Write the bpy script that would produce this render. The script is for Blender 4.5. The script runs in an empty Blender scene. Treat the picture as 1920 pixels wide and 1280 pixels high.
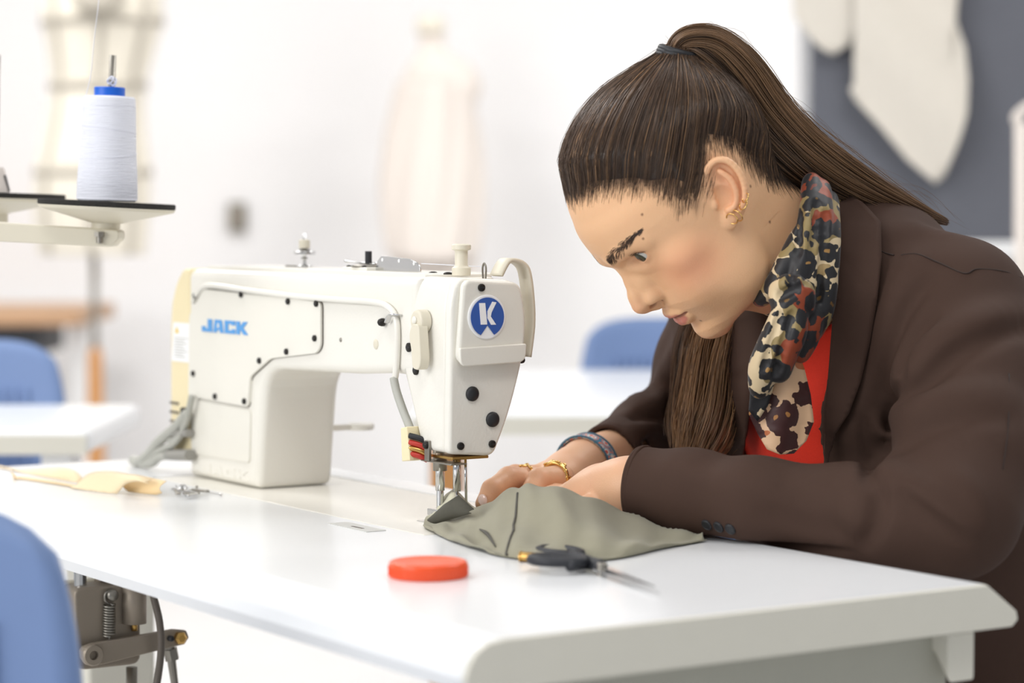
import bpy, bmesh, math, random
import numpy as np
from mathutils import Vector, Matrix
random.seed(7); RNG = np.random.default_rng(11)
SC = bpy.context.scene
COL = SC.collection
PI = math.pi

# ------------------------------------------------------------------ camera
FPX = 4550.0                      # focal length in pixels of a 1920 x 1280 frame
TT = 0.75                         # height of the table top
CZ = TT + 0.2725                  # camera height
PITCH = math.atan(230 / FPX)
cam_d = bpy.data.cameras.new('camera'); cam = bpy.data.objects.new('camera', cam_d); COL.objects.link(cam)
cam.location = (0, 0, CZ); cam.rotation_euler = (PI / 2 - PITCH, 0, 0)
cam_d.sensor_width = 36; cam_d.lens = FPX / 1920 * 36; cam_d.clip_start = 0.05
cam_d.dof.use_dof = True; cam_d.dof.focus_distance = 2.165; cam_d.dof.aperture_fstop = 3.7
SC.camera = cam
# ------------------------------------------------------------------ light
SC.view_settings.view_transform = 'Standard'; SC.view_settings.look = 'None'
SC.view_settings.gamma = 1; SC.view_settings.use_curve_mapping = False
SC.view_settings.exposure = 0.0
world = bpy.data.worlds.new('world'); SC.world = world; world.use_nodes = True
bg = world.node_tree.nodes['Background']; bg.inputs[0].default_value = (0.93, 0.965, 1.0, 1); bg.inputs[1].default_value = 0.48

def area_light(name, loc, target, sx, sy, power, color):
    d = bpy.data.lights.new(name, 'AREA'); d.shape = 'RECTANGLE'; d.size = sx; d.size_y = sy
    d.energy = power; d.color = color
    o = bpy.data.objects.new(name, d); COL.objects.link(o); o.location = loc
    o.rotation_euler = (Vector(target) - Vector(loc)).to_track_quat('-Z', 'Y').to_euler()
    return o
area_light('window_daylight', (-3.9, -0.3, 2.2), (0.1, 2.2, 0.95), 3.2, 2.0, 118, (1.0, 0.99, 0.975))
for lx, ly, pw in ((-1.6, 3.2, 30), (1.4, 3.2, 30), (-1.6, 6.0, 50), (1.4, 6.0, 50), (0.0, 0.6, 22)):
    area_light('ceiling_lamp_light', (lx, ly, 2.93), (lx, ly, 0), 1.2, 0.6, pw, (1.0, 0.99, 0.975))

# ------------------------------------------------------------------ photo pixel -> place
fwv = np.array([0, math.cos(PITCH), -math.sin(PITCH)]); upv = np.array([0, math.sin(PITCH), math.cos(PITCH)])
CAM = np.array([0, 0, CZ])
def ray(x, y): return np.array([(x - 960) / FPX, 0, 0]) + (640 - y) / FPX * upv + fwv
def G(x, y, z=TT):
    r = ray(x, y); return CAM + r * ((z - CZ) / r[2])
def PD(x, y, D):
    r = ray(x, y); return CAM + r * (D / r[1])
P1 = G(890, 1203); P1[2] = TT
AX = np.array([-.545, .839, 0]); AX /= np.linalg.norm(AX)        # along the table, away from its right end
OX = np.array([AX[1], -AX[0], 0])                                # across the table, towards the sitter
ROTZ = math.atan2(-AX[1], -AX[0])
def W(s, o, z): return P1 + s * AX + o * OX + np.array([0, 0, z])
def SO(P):
    d = np.asarray(P) - P1; return np.array([d @ AX, d @ OX, d[2]])
def on_o(x, y, o):
    r = ray(x, y); return SO(CAM + r * ((o - (CAM - P1) @ OX) / (r @ OX)))
def on_s(x, y, s):
    r = ray(x, y); return SO(CAM + r * ((s - (CAM - P1) @ AX) / (r @ AX)))

# ------------------------------------------------------------------ materials
def lin(c):
    return tuple((v / 12.92 if v <= .04045 else ((v + .055) / 1.055) ** 2.4) for v in [x / 255 for x in c]) + (1,)
MATS = {}
def mat(name, rgb, rough=.5, metal=0, noise=0, nscale=40, bump=0, bscale=200, spec=.5, coat=0, sheen=0, emis=None, es=0, trans=0, stretch=None, sss=0):
    if name in MATS: return MATS[name]
    m = bpy.data.materials.new(name); m.use_nodes = True; nt = m.node_tree; b = nt.nodes['Principled BSDF']
    b.inputs['Base Color'].default_value = lin(rgb); b.inputs['Roughness'].default_value = rough
    b.inputs['Metallic'].default_value = metal; b.inputs['Specular IOR Level'].default_value = spec
    b.inputs['Coat Weight'].default_value = coat; b.inputs['Sheen Weight'].default_value = sheen
    b.inputs['Transmission Weight'].default_value = trans
    if sss:
        b.inputs['Subsurface Weight'].default_value = sss
        b.inputs['Subsurface Radius'].default_value = (.012, .005, .003); b.inputs['Subsurface Scale'].default_value = .6
    if emis: b.inputs['Emission Color'].default_value = lin(emis); b.inputs['Emission Strength'].default_value = es
    tc = nt.nodes.new('ShaderNodeTexCoord'); src = tc.outputs['Object']
    if stretch:
        mp = nt.nodes.new('ShaderNodeMapping'); mp.inputs['Scale'].default_value = stretch
        nt.links.new(src, mp.inputs[0]); src = mp.outputs[0]
    if noise:
        n = nt.nodes.new('ShaderNodeTexNoise'); n.inputs['Scale'].default_value = nscale; n.inputs['Detail'].default_value = 4
        r = nt.nodes.new('ShaderNodeMix'); r.data_type = 'RGBA'
        c = lin(rgb); r.inputs[6].default_value = tuple(v * (1 - noise) for v in c[:3]) + (1,)
        r.inputs[7].default_value = tuple(min(1, v * (1 + noise)) for v in c[:3]) + (1,)
        nt.links.new(src, n.inputs['Vector']); nt.links.new(n.outputs[0], r.inputs[0]); nt.links.new(r.outputs[2], b.inputs['Base Color'])
    if bump:
        n = nt.nodes.new('ShaderNodeTexNoise'); n.inputs['Scale'].default_value = bscale; n.inputs['Detail'].default_value = 3
        bp = nt.nodes.new('ShaderNodeBump'); bp.inputs['Strength'].default_value = bump; bp.inputs['Distance'].default_value = .002
        nt.links.new(src, n.inputs['Vector']); nt.links.new(n.outputs[0], bp.inputs['Height']); nt.links.new(bp.outputs[0], b.inputs['Normal'])
    MATS[name] = m; return m
M_wall = mat('wall_paint', (238, 237, 237), .9, noise=.012, nscale=3, bump=.05)
M_floor = mat('floor_lino', (211, 210, 209), .5, noise=.04, nscale=8)
M_top = mat('table_laminate', (236, 238, 240), .22, noise=.01, nscale=6, bump=.02, bscale=900)
M_edge = mat('table_edging', (222, 219, 207), .45, noise=.02)
M_steel = mat('painted_steel', (176, 175, 163), .5, noise=.03)
M_cast = mat('machine_enamel', (236, 233, 224), .32, noise=.012, nscale=20, bump=.12, bscale=420, coat=.2)
M_castp = mat('machine_panel', (233, 230, 220), .38, noise=.012, nscale=20, bump=.06, bscale=420)
M_cream = mat('cream_plastic', (222, 215, 196), .42)
M_yel = mat('motor_cover_plastic', (238, 224, 184), .5, noise=.02)
M_screw = mat('black_screw', (40, 37, 34), .4, metal=.5)
M_black = mat('black_rubber', (33, 34, 38), .5)
M_blk = mat('black_plastic', (38, 40, 46), .5)
M_felt = mat('black_felt', (46, 44, 42), .95, noise=.3, nscale=300, bump=.8, bscale=900)
M_chrome = mat('chrome', (205, 205, 205), .16, metal=1)
M_dull = mat('dull_steel', (150, 146, 138), .38, metal=.9, noise=.08)
M_iron = mat('grey_iron', (150, 139, 125), .48, metal=.4, noise=.06)
M_brass = mat('brass', (196, 158, 92), .3, metal=1)
M_gold = mat('gold', (232, 194, 120), .2, metal=1)
M_jblue = mat('logo_blue', (86, 158, 222), .5)
M_kblue = mat('emblem_blue', (48, 88, 168), .35)
M_white = mat('white_print', (246, 246, 246), .5)
M_thread = mat('white_thread', (238, 240, 250), .75, bump=.6, bscale=60, stretch=(1, 1, 22), sheen=.3)
M_capblue = mat('blue_plastic', (16, 96, 205), .4)
M_cable = mat('grey_cable', (178, 178, 170), .5)
M_dcable = mat('dark_cable', (96, 88, 80), .5)
M_orange = mat('orange_plastic', (240, 88, 42), .32)
M_ribbon = mat('peach_ribbon', (248, 226, 188), .55, bump=.3, bscale=160, stretch=(1, 1, 1))
M_cloth = mat('olive_cloth', (146, 142, 121), .85, noise=.06, nscale=60, bump=.25, bscale=1400, sheen=.2)
M_clothd = mat('dark_seam', (88, 86, 80), .85)
M_chair = mat('blue_chair_plastic', (116, 140, 184), .55, noise=.02)
M_wood = mat('oak_wood', (196, 140, 84), .5, noise=.15, nscale=12, stretch=(12, 12, 1))
M_wood2 = mat('desk_wood', (190, 152, 118), .5, noise=.1, nscale=12, stretch=(1, 10, 10))
M_form = mat('dress_form_linen', (232, 225, 210), .9, noise=.04, bump=.2, bscale=300)
M_form2 = mat('pale_drape', (229, 220, 212), .9, noise=.02)
M_tape = mat('grey_tape', (186, 179, 166), .8)
M_board = mat('grey_felt_board', (104, 106, 114), .9, noise=.03, bump=.2, bscale=300)
M_muslin = mat('cream_muslin', (228, 221, 209), .9, noise=.03, bump=.2, bscale=200)

# ------------------------------------------------------------------ mesh builders
def Q(s, o, z): return (-s, o, z)                       # table space (right-handed)
class Sp:
    """root placed in table space (rotated with the table) or in world space"""
    def __init__(self, kind, p):
        self.kind = kind; self.p = np.array(p, float)
def place(o, sp):
    if sp.kind == 't':
        s, oo, z = sp.p; o.location = W(s, oo, z); o.rotation_euler = (0, 0, ROTZ)
    else: o.location = sp.p
def loc(sp, v):
    v = np.asarray(v, float).reshape(-1, 3)
    if sp.kind == 't': return v - np.array([-sp.p[0], sp.p[1], sp.p[2]])
    return v - sp.p
def tag(o, label, cat, group=None):
    o['label'] = label; o['category'] = cat
    if group: o['group'] = group
    return o
def thing(name, label, cat, sp, group=None):
    o = bpy.data.objects.new(name, None); COL.objects.link(o); o.empty_display_size = .02
    place(o, sp); o['sp'] = 0; del o['sp']
    tag(o, label, cat, group); return o
def mk(name, vf, m, sp, parent=None, smooth=False, bevel=0, bseg=3, solid=0, sub=0, kind=None, wn=True):
    v, f = vf[0], vf[1]
    me = bpy.data.meshes.new(name); me.from_pydata([tuple(x) for x in loc(sp, v)], [], [tuple(int(i) for i in x) for x in f])
    bm = bmesh.new(); bm.from_mesh(me); bmesh.ops.recalc_face_normals(bm, faces=bm.faces[:]); bm.to_mesh(me); bm.free()
    if isinstance(m, (list, tuple)):
        for x in m: me.materials.append(x)
    else: me.materials.append(m)
    o = bpy.data.objects.new(name, me); COL.objects.link(o)
    if parent is not None: o.parent = parent
    else: place(o, sp)
    if smooth or bevel:
        for p in me.polygons: p.use_smooth = True
    if solid:
        x = o.modifiers.new('s', 'SOLIDIFY'); x.thickness = solid; x.offset = 0
    if bevel:
        x = o.modifiers.new('b', 'BEVEL'); x.width = bevel; x.segments = bseg; x.limit_method = 'ANGLE'; x.angle_limit = math.radians(32)
        x.harden_normals = True
    if sub:
        x = o.modifiers.new('u', 'SUBSURF'); x.levels = sub; x.render_levels = sub
    if kind: o['kind'] = kind
    return o
def join(*parts):
    V = []; Fc = []
    for v, f in parts:
        n = len(V); V += [tuple(x) for x in v]; Fc += [tuple(i + n for i in q) for q in f]
    return V, Fc
def prism(base, off):
    """polygon (list of 3D points) swept by off (vector or list of per-vertex end points)"""
    b = [np.array(p, float) for p in base]; n = len(b)
    e = [np.array(p, float) for p in off] if np.ndim(off) == 2 else [p + np.array(off, float) for p in b]
    return b + e, [tuple(range(n)), tuple(range(2 * n - 1, n - 1, -1))] + [(i, (i + 1) % n, n + (i + 1) % n, n + i) for i in range(n)]
def box(x0, x1, y0, y1, z0, z1):
    return prism([(x0, y0, z0), (x1, y0, z0), (x1, y1, z0), (x0, y1, z0)], (0, 0, z1 - z0))
def tbox(s0, s1, o0, o1, z0, z1): return box(-max(s0, s1), -min(s0, s1), o0, o1, z0, z1)
def psz(poly, o0, o1): return prism([Q(s, o0, z) for s, z in poly], (0, o1 - o0, 0))
def poz(poly, s0, s1): return prism([Q(s0, o, z) for o, z in poly], (s0 - s1, 0, 0))
def basis(n):
    n = np.array(n, float); n /= np.linalg.norm(n)
    u = np.cross(n, (0, 0, 1)) if abs(n[2]) < .9 else np.cross(n, (1, 0, 0)); u /= np.linalg.norm(u)
    return u, np.cross(n, u), n
def catmull(P, k):
    P = np.asarray(P, float); n = len(P); out = []
    for i in range(n - 1):
        p0, p1, p2, p3 = P[max(i - 1, 0)], P[i], P[i + 1], P[min(i + 2, n - 1)]
        for t in np.arange(k) / k:
            out.append(.5 * (2 * p1 + (p2 - p0) * t + (2 * p0 - 5 * p1 + 4 * p2 - p3) * t * t + (3 * p1 - p0 - 3 * p2 + p3) * t ** 3))
    out.append(P[-1]); return np.array(out)
def tube(P, r, n=10, k=0, cap=True, flat=1.0, upd=None):
    P = np.asarray(P, float)
    rr = np.full(len(P), r, float) if np.ndim(r) == 0 else np.asarray(r, float)
    if k:
        P4 = catmull(np.c_[P, rr], k); P, rr = P4[:, :3], P4[:, 3]
    T = np.gradient(P, axis=0); T /= np.linalg.norm(T, axis=1)[:, None] + 1e-12
    u = np.array(upd, float) if upd is not None else basis(T[0])[0]
    V = []; Fc = []
    for i, (p, t) in enumerate(zip(P, T)):
        u = u - t * (u @ t); u /= np.linalg.norm(u); w = np.cross(t, u)
        for j in range(n):
            a = 2 * PI * j / n; V.append(p + rr[i] * (math.cos(a) * u + flat * math.sin(a) * w))
    for i in range(len(P) - 1):
        for j in range(n):
            Fc.append((i * n + j, i * n + (j + 1) % n, (i + 1) * n + (j + 1) % n, (i + 1) * n + j))
    if cap: Fc.append(tuple(range(n - 1, -1, -1))); Fc.append(tuple((len(P) - 1) * n + j for j in range(n)))
    return V, Fc
def lathe(c, axis, prof, n=24, ex=1.0):
    """prof = [(radius, height)...] turned about axis through c"""
    u, w, a = basis(axis); c = np.array(c, float); V = []; Fc = []
    for r, h in prof:
        for j in range(n):
            t = 2 * PI * j / n; V.append(c + a * h + r * (math.cos(t) * u + ex * math.sin(t) * w))
    m = len(prof)
    for i in range(m - 1):
        for j in range(n): Fc.append((i * n + j, i * n + (j + 1) % n, (i + 1) * n + (j + 1) % n, (i + 1) * n + j))
    Fc.append(tuple(range(n - 1, -1, -1))); Fc.append(tuple((m - 1) * n + j for j in range(n)))
    return V, Fc
def cyl(c, axis, r, h, n=20, ch=0.0):
    ch = min(ch, r * .9)
    return lathe(c, axis, [(r, 0), (r, h - ch), (r - ch, h)] if ch else [(r, 0), (r, h)], n)
def torus(c, axis, R, r, n=24, m=8, arc=2 * PI, ex=1.0):
    u, w, a = basis(axis); c = np.array(c, float)
    k = n if arc >= 2 * PI - 1e-6 else n + 1
    V = []; Fc = []
    for i in range(k):
        t = arc * i / n; d = math.cos(t) * u + ex * math.sin(t) * w
        for j in range(m):
            q = 2 * PI * j / m; V.append(c + d * (R + r * math.cos(q)) + a * r * math.sin(q))
    for i in range(n if k == n + 1 else k):
        for j in range(m):
            i2 = (i + 1) % k; Fc.append((i * m + j, i * m + (j + 1) % m, i2 * m + (j + 1) % m, i2 * m + j))
    return V, Fc
def gridsurf(P):
    P = np.asarray(P); a, b = P.shape[:2]
    return P.reshape(-1, 3), [(i * b + j, i * b + j + 1, (i + 1) * b + j + 1, (i + 1) * b + j) for i in range(a - 1) for j in range(b - 1)]
def struct(name, vf, m, sp=Sp('w', (0, 0, 0)), **k):
    o = mk(name, vf, m, sp, **k); o['kind'] = 'structure'; return o
WS = Sp('w', (0, 0, 0))
# ------------------------------------------------------------------ sculpting helpers
import openvdb
class Field:
    """signed distance field on a regular grid, sculpted with smooth unions"""
    def __init__(s, lo, hi, vox):
        s.lo = np.array(lo, float); s.v = vox; s.n = np.ceil((np.array(hi, float) - s.lo) / vox).astype(int) + 1
        s.d = np.full(tuple(s.n), 1e3 * vox, np.float32)
        s.ax = [(s.lo[i] + vox * np.arange(s.n[i])).astype(np.float32) for i in range(3)]
    def sl(s, lo, hi, pad):
        a = np.clip(np.floor((np.array(lo) - pad - s.lo) / s.v).astype(int), 0, s.n); b = np.clip(np.ceil((np.array(hi) + pad - s.lo) / s.v).astype(int) + 1, 0, s.n)
        return tuple(slice(i, j) for i, j in zip(a, b))
    def xyz(s, q): return s.ax[0][q[0]][:, None, None], s.ax[1][q[1]][None, :, None], s.ax[2][q[2]][None, None, :]
    def op(s, fn, lo, hi, k, mode='u', pad=None):
        q = s.sl(lo, hi, (k * 1.2 + 3 * s.v) if pad is None else pad); a = s.d[q]
        if a.size == 0: return
        b = fn(*s.xyz(q)).astype(np.float32)
        if mode == 'u': s.d[q] = smin(a, b, k)
        elif mode == 's': s.d[q] = -smin(-a, b, k)
        elif mode == 'i': s.d[q] = -smin(-a, -b, k)
    def cone(s, a, b, ra, rb, k=.0, mode='u', M=None):
        a = np.array(a, float); b = np.array(b, float); r = max(ra, rb)
        s.op(lambda x, y, z: sd_cone(x, y, z, a, b, ra, rb), np.minimum(a, b) - r, np.maximum(a, b) + r, k, mode)
    def chain(s, P, R, k=.0, mode='u'):
        for i in range(len(P) - 1): s.cone(P[i], P[i + 1], R[i], R[i + 1], k, mode)
    def ell(s, c, r, k=.0, mode='u', R=None):
        c = np.array(c, float); r = np.array(r, float); m = max(r) if R is not None else r
        s.op(lambda x, y, z: sd_ell(x, y, z, c, r, R), c - m, c + m, k, mode)
    def mesh(s, iso=0.0):
        g = openvdb.FloatGrid(1e3); g.copyFromArray(s.d)
        p, t, q = g.convertToPolygons(isovalue=iso, adaptivity=0.0)
        return p * s.v + s.lo, [np.asarray(t), np.asarray(q)[:, ::-1]]
    def at(s, P):
        P = (np.asarray(P, float) - s.lo) / s.v; P = np.clip(P, 0, np.array(s.n) - 1.001); i = P.astype(int); f = P - i; out = 0
        for a in (0, 1):
            for b in (0, 1):
                for c in (0, 1):
                    w = (f[..., 0] if a else 1 - f[..., 0]) * (f[..., 1] if b else 1 - f[..., 1]) * (f[..., 2] if c else 1 - f[..., 2])
                    out = out + w * s.d[i[..., 0] + a, i[..., 1] + b, i[..., 2] + c]
        return out
    def hit(s, x, y, d0=1.4, d1=2.9, iso=0.0):
        """first point on the surface along the ray through photo pixel x, y"""
        r = ray(x, y); t = np.arange(d0, d1, s.v * .5); P = CAM + r * t[:, None]
        ok = np.all((P > s.lo) & (P < s.lo + s.v * (s.n - 1)), axis=1); v = np.where(ok, s.at(P), 1.0)
        i = np.argmax(v < iso)
        return P[i] if v[i] < iso else None
def smin(a, b, k):
    if k <= 0: return np.minimum(a, b)
    h = np.clip(.5 + .5 * (b - a) / k, 0, 1); return b + (a - b) * h - k * h * (1 - h)
def sd_cone(x, y, z, a, b, ra, rb):
    d = b - a; L = float(d @ d) + 1e-12
    t = np.clip(((x - a[0]) * d[0] + (y - a[1]) * d[1] + (z - a[2]) * d[2]) / L, 0, 1)
    return np.sqrt((x - a[0] - t * d[0]) ** 2 + (y - a[1] - t * d[1]) ** 2 + (z - a[2] - t * d[2]) ** 2) - (ra + (rb - ra) * t)
def sd_ell(x, y, z, c, r, R=None):
    x, y, z = x - c[0], y - c[1], z - c[2]
    if R is not None: x, y, z = [R[i][0] * x + R[i][1] * y + R[i][2] * z for i in range(3)]
    k0 = np.sqrt((x / r[0]) ** 2 + (y / r[1]) ** 2 + (z / r[2]) ** 2); k1 = np.sqrt((x / r[0] ** 2) ** 2 + (y / r[1] ** 2) ** 2 + (z / r[2] ** 2) ** 2)
    return k0 * (k0 - 1) / (k1 + 1e-9)
def sstep(a, b, x): t = np.clip((x - a) / (b - a), 0, 1); return t * t * (3 - 2 * t)
def rawmesh(name, pts, fcs, m, sp, parent, colors=None, smooth=True):
    """fast mesh from arrays; fcs = list of (n,3)/(n,4) index arrays"""
    pts = np.asarray(pts, float) - sp.p
    fcs = [np.asarray(f) for f in fcs if len(f)]
    me = bpy.data.meshes.new(name); nv = len(pts); nf = sum(len(f) for f in fcs); nl = sum(f.size for f in fcs)
    me.vertices.add(nv); me.vertices.foreach_set('co', pts.astype(np.float32).ravel())
    me.loops.add(nl); me.loops.foreach_set('vertex_index', np.concatenate([f.ravel() for f in fcs]).astype(np.int32))
    me.polygons.add(nf); st = []; o = 0
    for f in fcs: st.append(o + np.arange(len(f)) * f.shape[1]); o += f.size
    me.polygons.foreach_set('loop_start', np.concatenate(st).astype(np.int32))
    me.update(calc_edges=True); me.validate()
    me.polygons.foreach_set('use_smooth', np.full(len(me.polygons), smooth))
    if colors is not None:
        a = me.color_attributes.new('tint', 'FLOAT_COLOR', 'POINT'); c = np.ones((len(me.vertices), 4), np.float32); c[:, :3] = colors[:len(me.vertices)]
        a.data.foreach_set('color', c.ravel())
    me.materials.append(m); ob = bpy.data.objects.new(name, me); COL.objects.link(ob)
    if parent is not None: ob.parent = parent
    return ob
def strands(paths, rad, colors):
    """many hair paths (n, k, 3) -> thin three-sided tapering tubes"""
    P = np.asarray(paths, float); n, k = P.shape[:2]
    T = np.gradient(P, axis=1); T /= np.linalg.norm(T, axis=2)[..., None] + 1e-12
    ref = np.array([.31, .83, .46]); U = np.cross(T, ref); U /= np.linalg.norm(U, axis=2)[..., None] + 1e-12; V = np.cross(T, U)
    tp = np.ones(k); tp[-1] = .25; tp[0] = .6
    rad = np.asarray(rad).reshape(-1, 1) * tp[None, :] * np.ones((n, 1))
    rings = np.stack([P + rad[..., None] * (math.cos(a) * U + math.sin(a) * V) for a in (0, 2.094, 4.189)], axis=2)   # n,k,3,3
    idx = np.arange(n * k * 3).reshape(n, k, 3); q = []
    for j in range(3):
        q.append(np.stack([idx[:, :-1, j], idx[:, :-1, (j + 1) % 3], idx[:, 1:, (j + 1) % 3], idx[:, 1:, j]], axis=-1).reshape(-1, 4))
    col = np.repeat(np.asarray(colors), k * 3, axis=0)
    return rings.reshape(-1, 3), np.concatenate(q), col
def attr_mat(name, rough, sss=0, bump=0, bscale=300, spec=.5, sheen=0, aniso=0, stretch=None):
    m = mat(name, (200, 200, 200), rough, bump=bump, bscale=bscale, spec=spec, sheen=sheen, stretch=stretch, sss=sss)
    nt = m.node_tree; b = nt.nodes['Principled BSDF']; a = nt.nodes.new('ShaderNodeAttribute'); a.attribute_name = 'tint'
    nt.links.new(a.outputs['Color'], b.inputs['Base Color']); b.inputs['Anisotropic'].default_value = aniso
    return m
def L3(c): return np.array(lin(c)[:3])
def poly_sd(pts, y, z):
    """signed distance to a closed 2D polygon"""
    pts = np.asarray(pts, float); y, z = np.broadcast_arrays(np.asarray(y, float), np.asarray(z, float)); d = np.full(y.shape, 1e9); ins = np.zeros(y.shape, bool); n = len(pts)
    for i in range(n):
        a, b = pts[i], pts[(i + 1) % n]; e = b - a; t = np.clip(((y - a[0]) * e[0] + (z - a[1]) * e[1]) / (e @ e + 1e-15), 0, 1)
        d = np.minimum(d, (y - a[0] - t * e[0]) ** 2 + (z - a[1] - t * e[1]) ** 2)
        c = ((a[1] > z) != (b[1] > z)); xx = a[0] + (z - a[1]) / (b[1] - a[1] + 1e-12) * (b[0] - a[0]); ins ^= c & (y < xx)
    return np.where(ins, -1, 1) * np.sqrt(d)
def rounded_prism(pts, lo, hi, r, vox=.0014):
    """polygon (s, z) swept from o = lo to hi with all edges rounded by r, in table space"""
    pts = np.asarray(pts, float); a = pts.min(0) - .006; b = pts.max(0) + .006
    F_ = Field((a[0], lo - .006, a[1]), (b[0], hi + .006, b[1]), vox)
    S_, Z_ = np.meshgrid(F_.ax[0], F_.ax[2], indexing='ij'); d2 = poly_sd(pts, S_, Z_)[:, None, :]; do = (np.abs(F_.ax[1] - (lo + hi) / 2) - (hi - lo) / 2)[None, :, None]
    u, w = d2 + r, do + r
    F_.d = (np.minimum(np.maximum(u, w), 0) + np.sqrt(np.maximum(u, 0) ** 2 + np.maximum(w, 0) ** 2) - r).astype(np.float32)
    v, f = F_.mesh(); v = v.copy(); v[:, 0] *= -1
    return v, [tuple(q) for part in f for q in part]
# ================================================================== the room
struct('floor', box(-4.2, 4.2, -1.5, 8.4, -.05, 0), M_floor)
struct('wall_back', box(-4.2, 4.2, 8.2, 8.4, 0, 3.0), M_wall)
struct('wall_right', box(4.0, 4.2, 2.5, 8.2, 0, 3.0), M_wall)
struct('wall_left', box(-4.2, -4.0, 4.0, 8.2, 0, 3.0), M_wall)
struct('ceiling', box(-4.2, 4.2, -1.5, 8.4, 3.0, 3.05), M_wall)
struct('baseboard_back', box(-4.0, 4.0, 8.18, 8.2, 0, .08), M_wall)

# pinboard wall with pattern pieces, right
BD = 5.0
bl, br = PD(1524, 0, BD)[0], PD(1912, 0, BD)[0]
bb = PD(1700, 452, BD)[2]
t = thing('pinboard', 'large charcoal grey felt board behind the seated person', 'board', Sp('w', ((bl + br) / 2, BD + .02, bb)))
sp = Sp('w', ((bl + br) / 2, BD + .02, bb))
mk('panel', box(bl, br + .25, BD, BD + .04, bb, bb + 1.4), M_board, sp, t, bevel=.004)
mk('bottom_rail', box(bl - .01, br + .25, BD - .01, BD + .05, bb - .035, bb), M_white, sp, t, bevel=.003)
struct('wall_partition', box(bl - .02, br + 1.0, BD + .06, BD + .16, 0, 3.0), M_wall)
def drape(name, pts, label, D, amp):
    """pinned piece of cloth: outline from the photo, hanging on the board with a bulge of its own"""
    P = [PD(x, y, D) for x, y in pts]
    xs = [p[0] for p in P]; zs = [p[2] for p in P]; n = 26
    def inside(x, z):
        c = False; j = len(P) - 1
        for i in range(len(P)):
            if (P[i][2] > z) != (P[j][2] > z) and x < (P[j][0] - P[i][0]) * (z - P[i][2]) / (P[j][2] - P[i][2]) + P[i][0]: c = not c
            j = i
        return c
    bm = bmesh.new(); f = bm.faces.new([bm.verts.new(p) for p in P])
    bmesh.ops.triangulate(bm, faces=[f]); 
    for _ in range(4): bmesh.ops.subdivide_edges(bm, edges=[e for e in bm.edges if e.calc_length() > .03], cuts=1, use_grid_fill=True)
    for v in bm.verts:
        v.co.y += -amp * (math.sin((v.co.x * 1.0 + v.co.z * .8) * 21) * .5 + .5) - .01
    V = [tuple(v.co) for v in bm.verts]; bm.verts.index_update(); Fc = [tuple(v.index for v in f.verts) for f in bm.faces]; bm.free()
    c = np.mean(P, axis=0); sp = Sp('w', (c[0], D, min(zs)))
    o = mk(name, (V, Fc), M_muslin, sp, None, smooth=True, solid=.004)
    tag(o, label, 'fabric', 'cloth pieces pinned to the grey board'); return o
drape('fabric_piece', [(1482, -60), (1486, 30), (1510, 62), (1535, 90), (1560, 104), (1580, 92), (1596, 78), (1600, 40), (1598, -60)], 'short cream cloth scrap pinned at the upper left of the grey board', BD - .02, .02)
drape('fabric_piece', [(1596, -60), (1598, 70), (1612, 100), (1626, 128), (1606, 148), (1592, 168), (1602, 188), (1650, 240), (1700, 300), (1735, 330), (1752, 344), (1768, 330), (1790, 270), (1806, 215), (1812, 150), (1808, 90), (1790, 40), (1795, -60)], 'long pointed cream cloth pattern piece pinned on the grey board', BD - .03, .035)
sp = Sp('w', PD(1912, 560, 4.6)); 
st = thing('garment_stand', 'thin white garment rail post at the right edge before the grey board', 'stand', Sp('w', (sp.p[0], 4.6, 0))); sp = Sp('w', (sp.p[0], 4.6, 0))
x0 = sp.p[0]; ztop = PD(1912, 232, 4.6)[2]
mk('post', tube([(x0 + .012, 4.6, .02), (x0, 4.6, ztop)], .014, 12), M_form2, sp, st, smooth=True)
mk('hook', tube([(x0, 4.6, ztop), (x0 - .01, 4.6, ztop + .012), (x0 + .02, 4.6, ztop + .035), (x0 + .06, 4.6, ztop + .03)], .01, 8, 5), M_form2, sp, st, smooth=True)
mk('foot', tube([(x0 - .25, 4.6, .02), (x0 + .25, 4.6, .02)], .02, 10), M_form2, sp, st, smooth=True)

# ---- dress forms
def ell_loft(rows, y0, n=40, dep=.72, pw=2.0):
    """rows: (z, xl, xr) -> elliptical body sections"""
    R = catmull([(r[0], r[1], r[2]) for r in rows], 6); V = []; Fc = []
    for z, xl, xr in R:
        c = (xl + xr) / 2; a = (xr - xl) / 2
        for j in range(n):
            t = 2 * PI * j / n; V.append((c + a * math.cos(t), y0 + a * dep * math.sin(t), z))
    m = len(R)
    for i in range(m - 1):
        for j in range(n): Fc.append((i * n + j, i * n + (j + 1) % n, (i + 1) * n + (j + 1) % n, (i + 1) * n + j))
    Fc.append(tuple(range(n - 1, -1, -1))); Fc.append(tuple((m - 1) * n + j for j in range(n)))
    return V, Fc, R
FD = 6.8
def fx(x, D=FD): return PD(x, 300, D)[0]
def fz(y, D=FD): return PD(200, y, D)[2]
rows = [(fz(478), fx(72), fx(272)), (fz(400), fx(62), fx(280)), (fz(320), fx(66), fx(282)), (fz(240), fx(84), fx(274)), (fz(165), fx(96), fx(274)),
        (fz(100), fx(92), fx(290)), (fz(40), fx(82), fx(306)), (fz(-20), fx(84), fx(304)), (fz(-60), fx(110), fx(282)), (fz(-80), fx(160), fx(236)), (fz(-110), fx(170), fx(226))]
vx, fc, R = ell_loft(rows, FD)
cx = (fx(62) + fx(280)) / 2
sp = Sp('w', (cx, FD, 0)); df = thing('dress_form', 'cream linen dress form with grey style tapes on a wooden stand', 'dress form', sp)
mk('torso', (vx, fc), M_form, sp, df, smooth=True)
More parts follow.
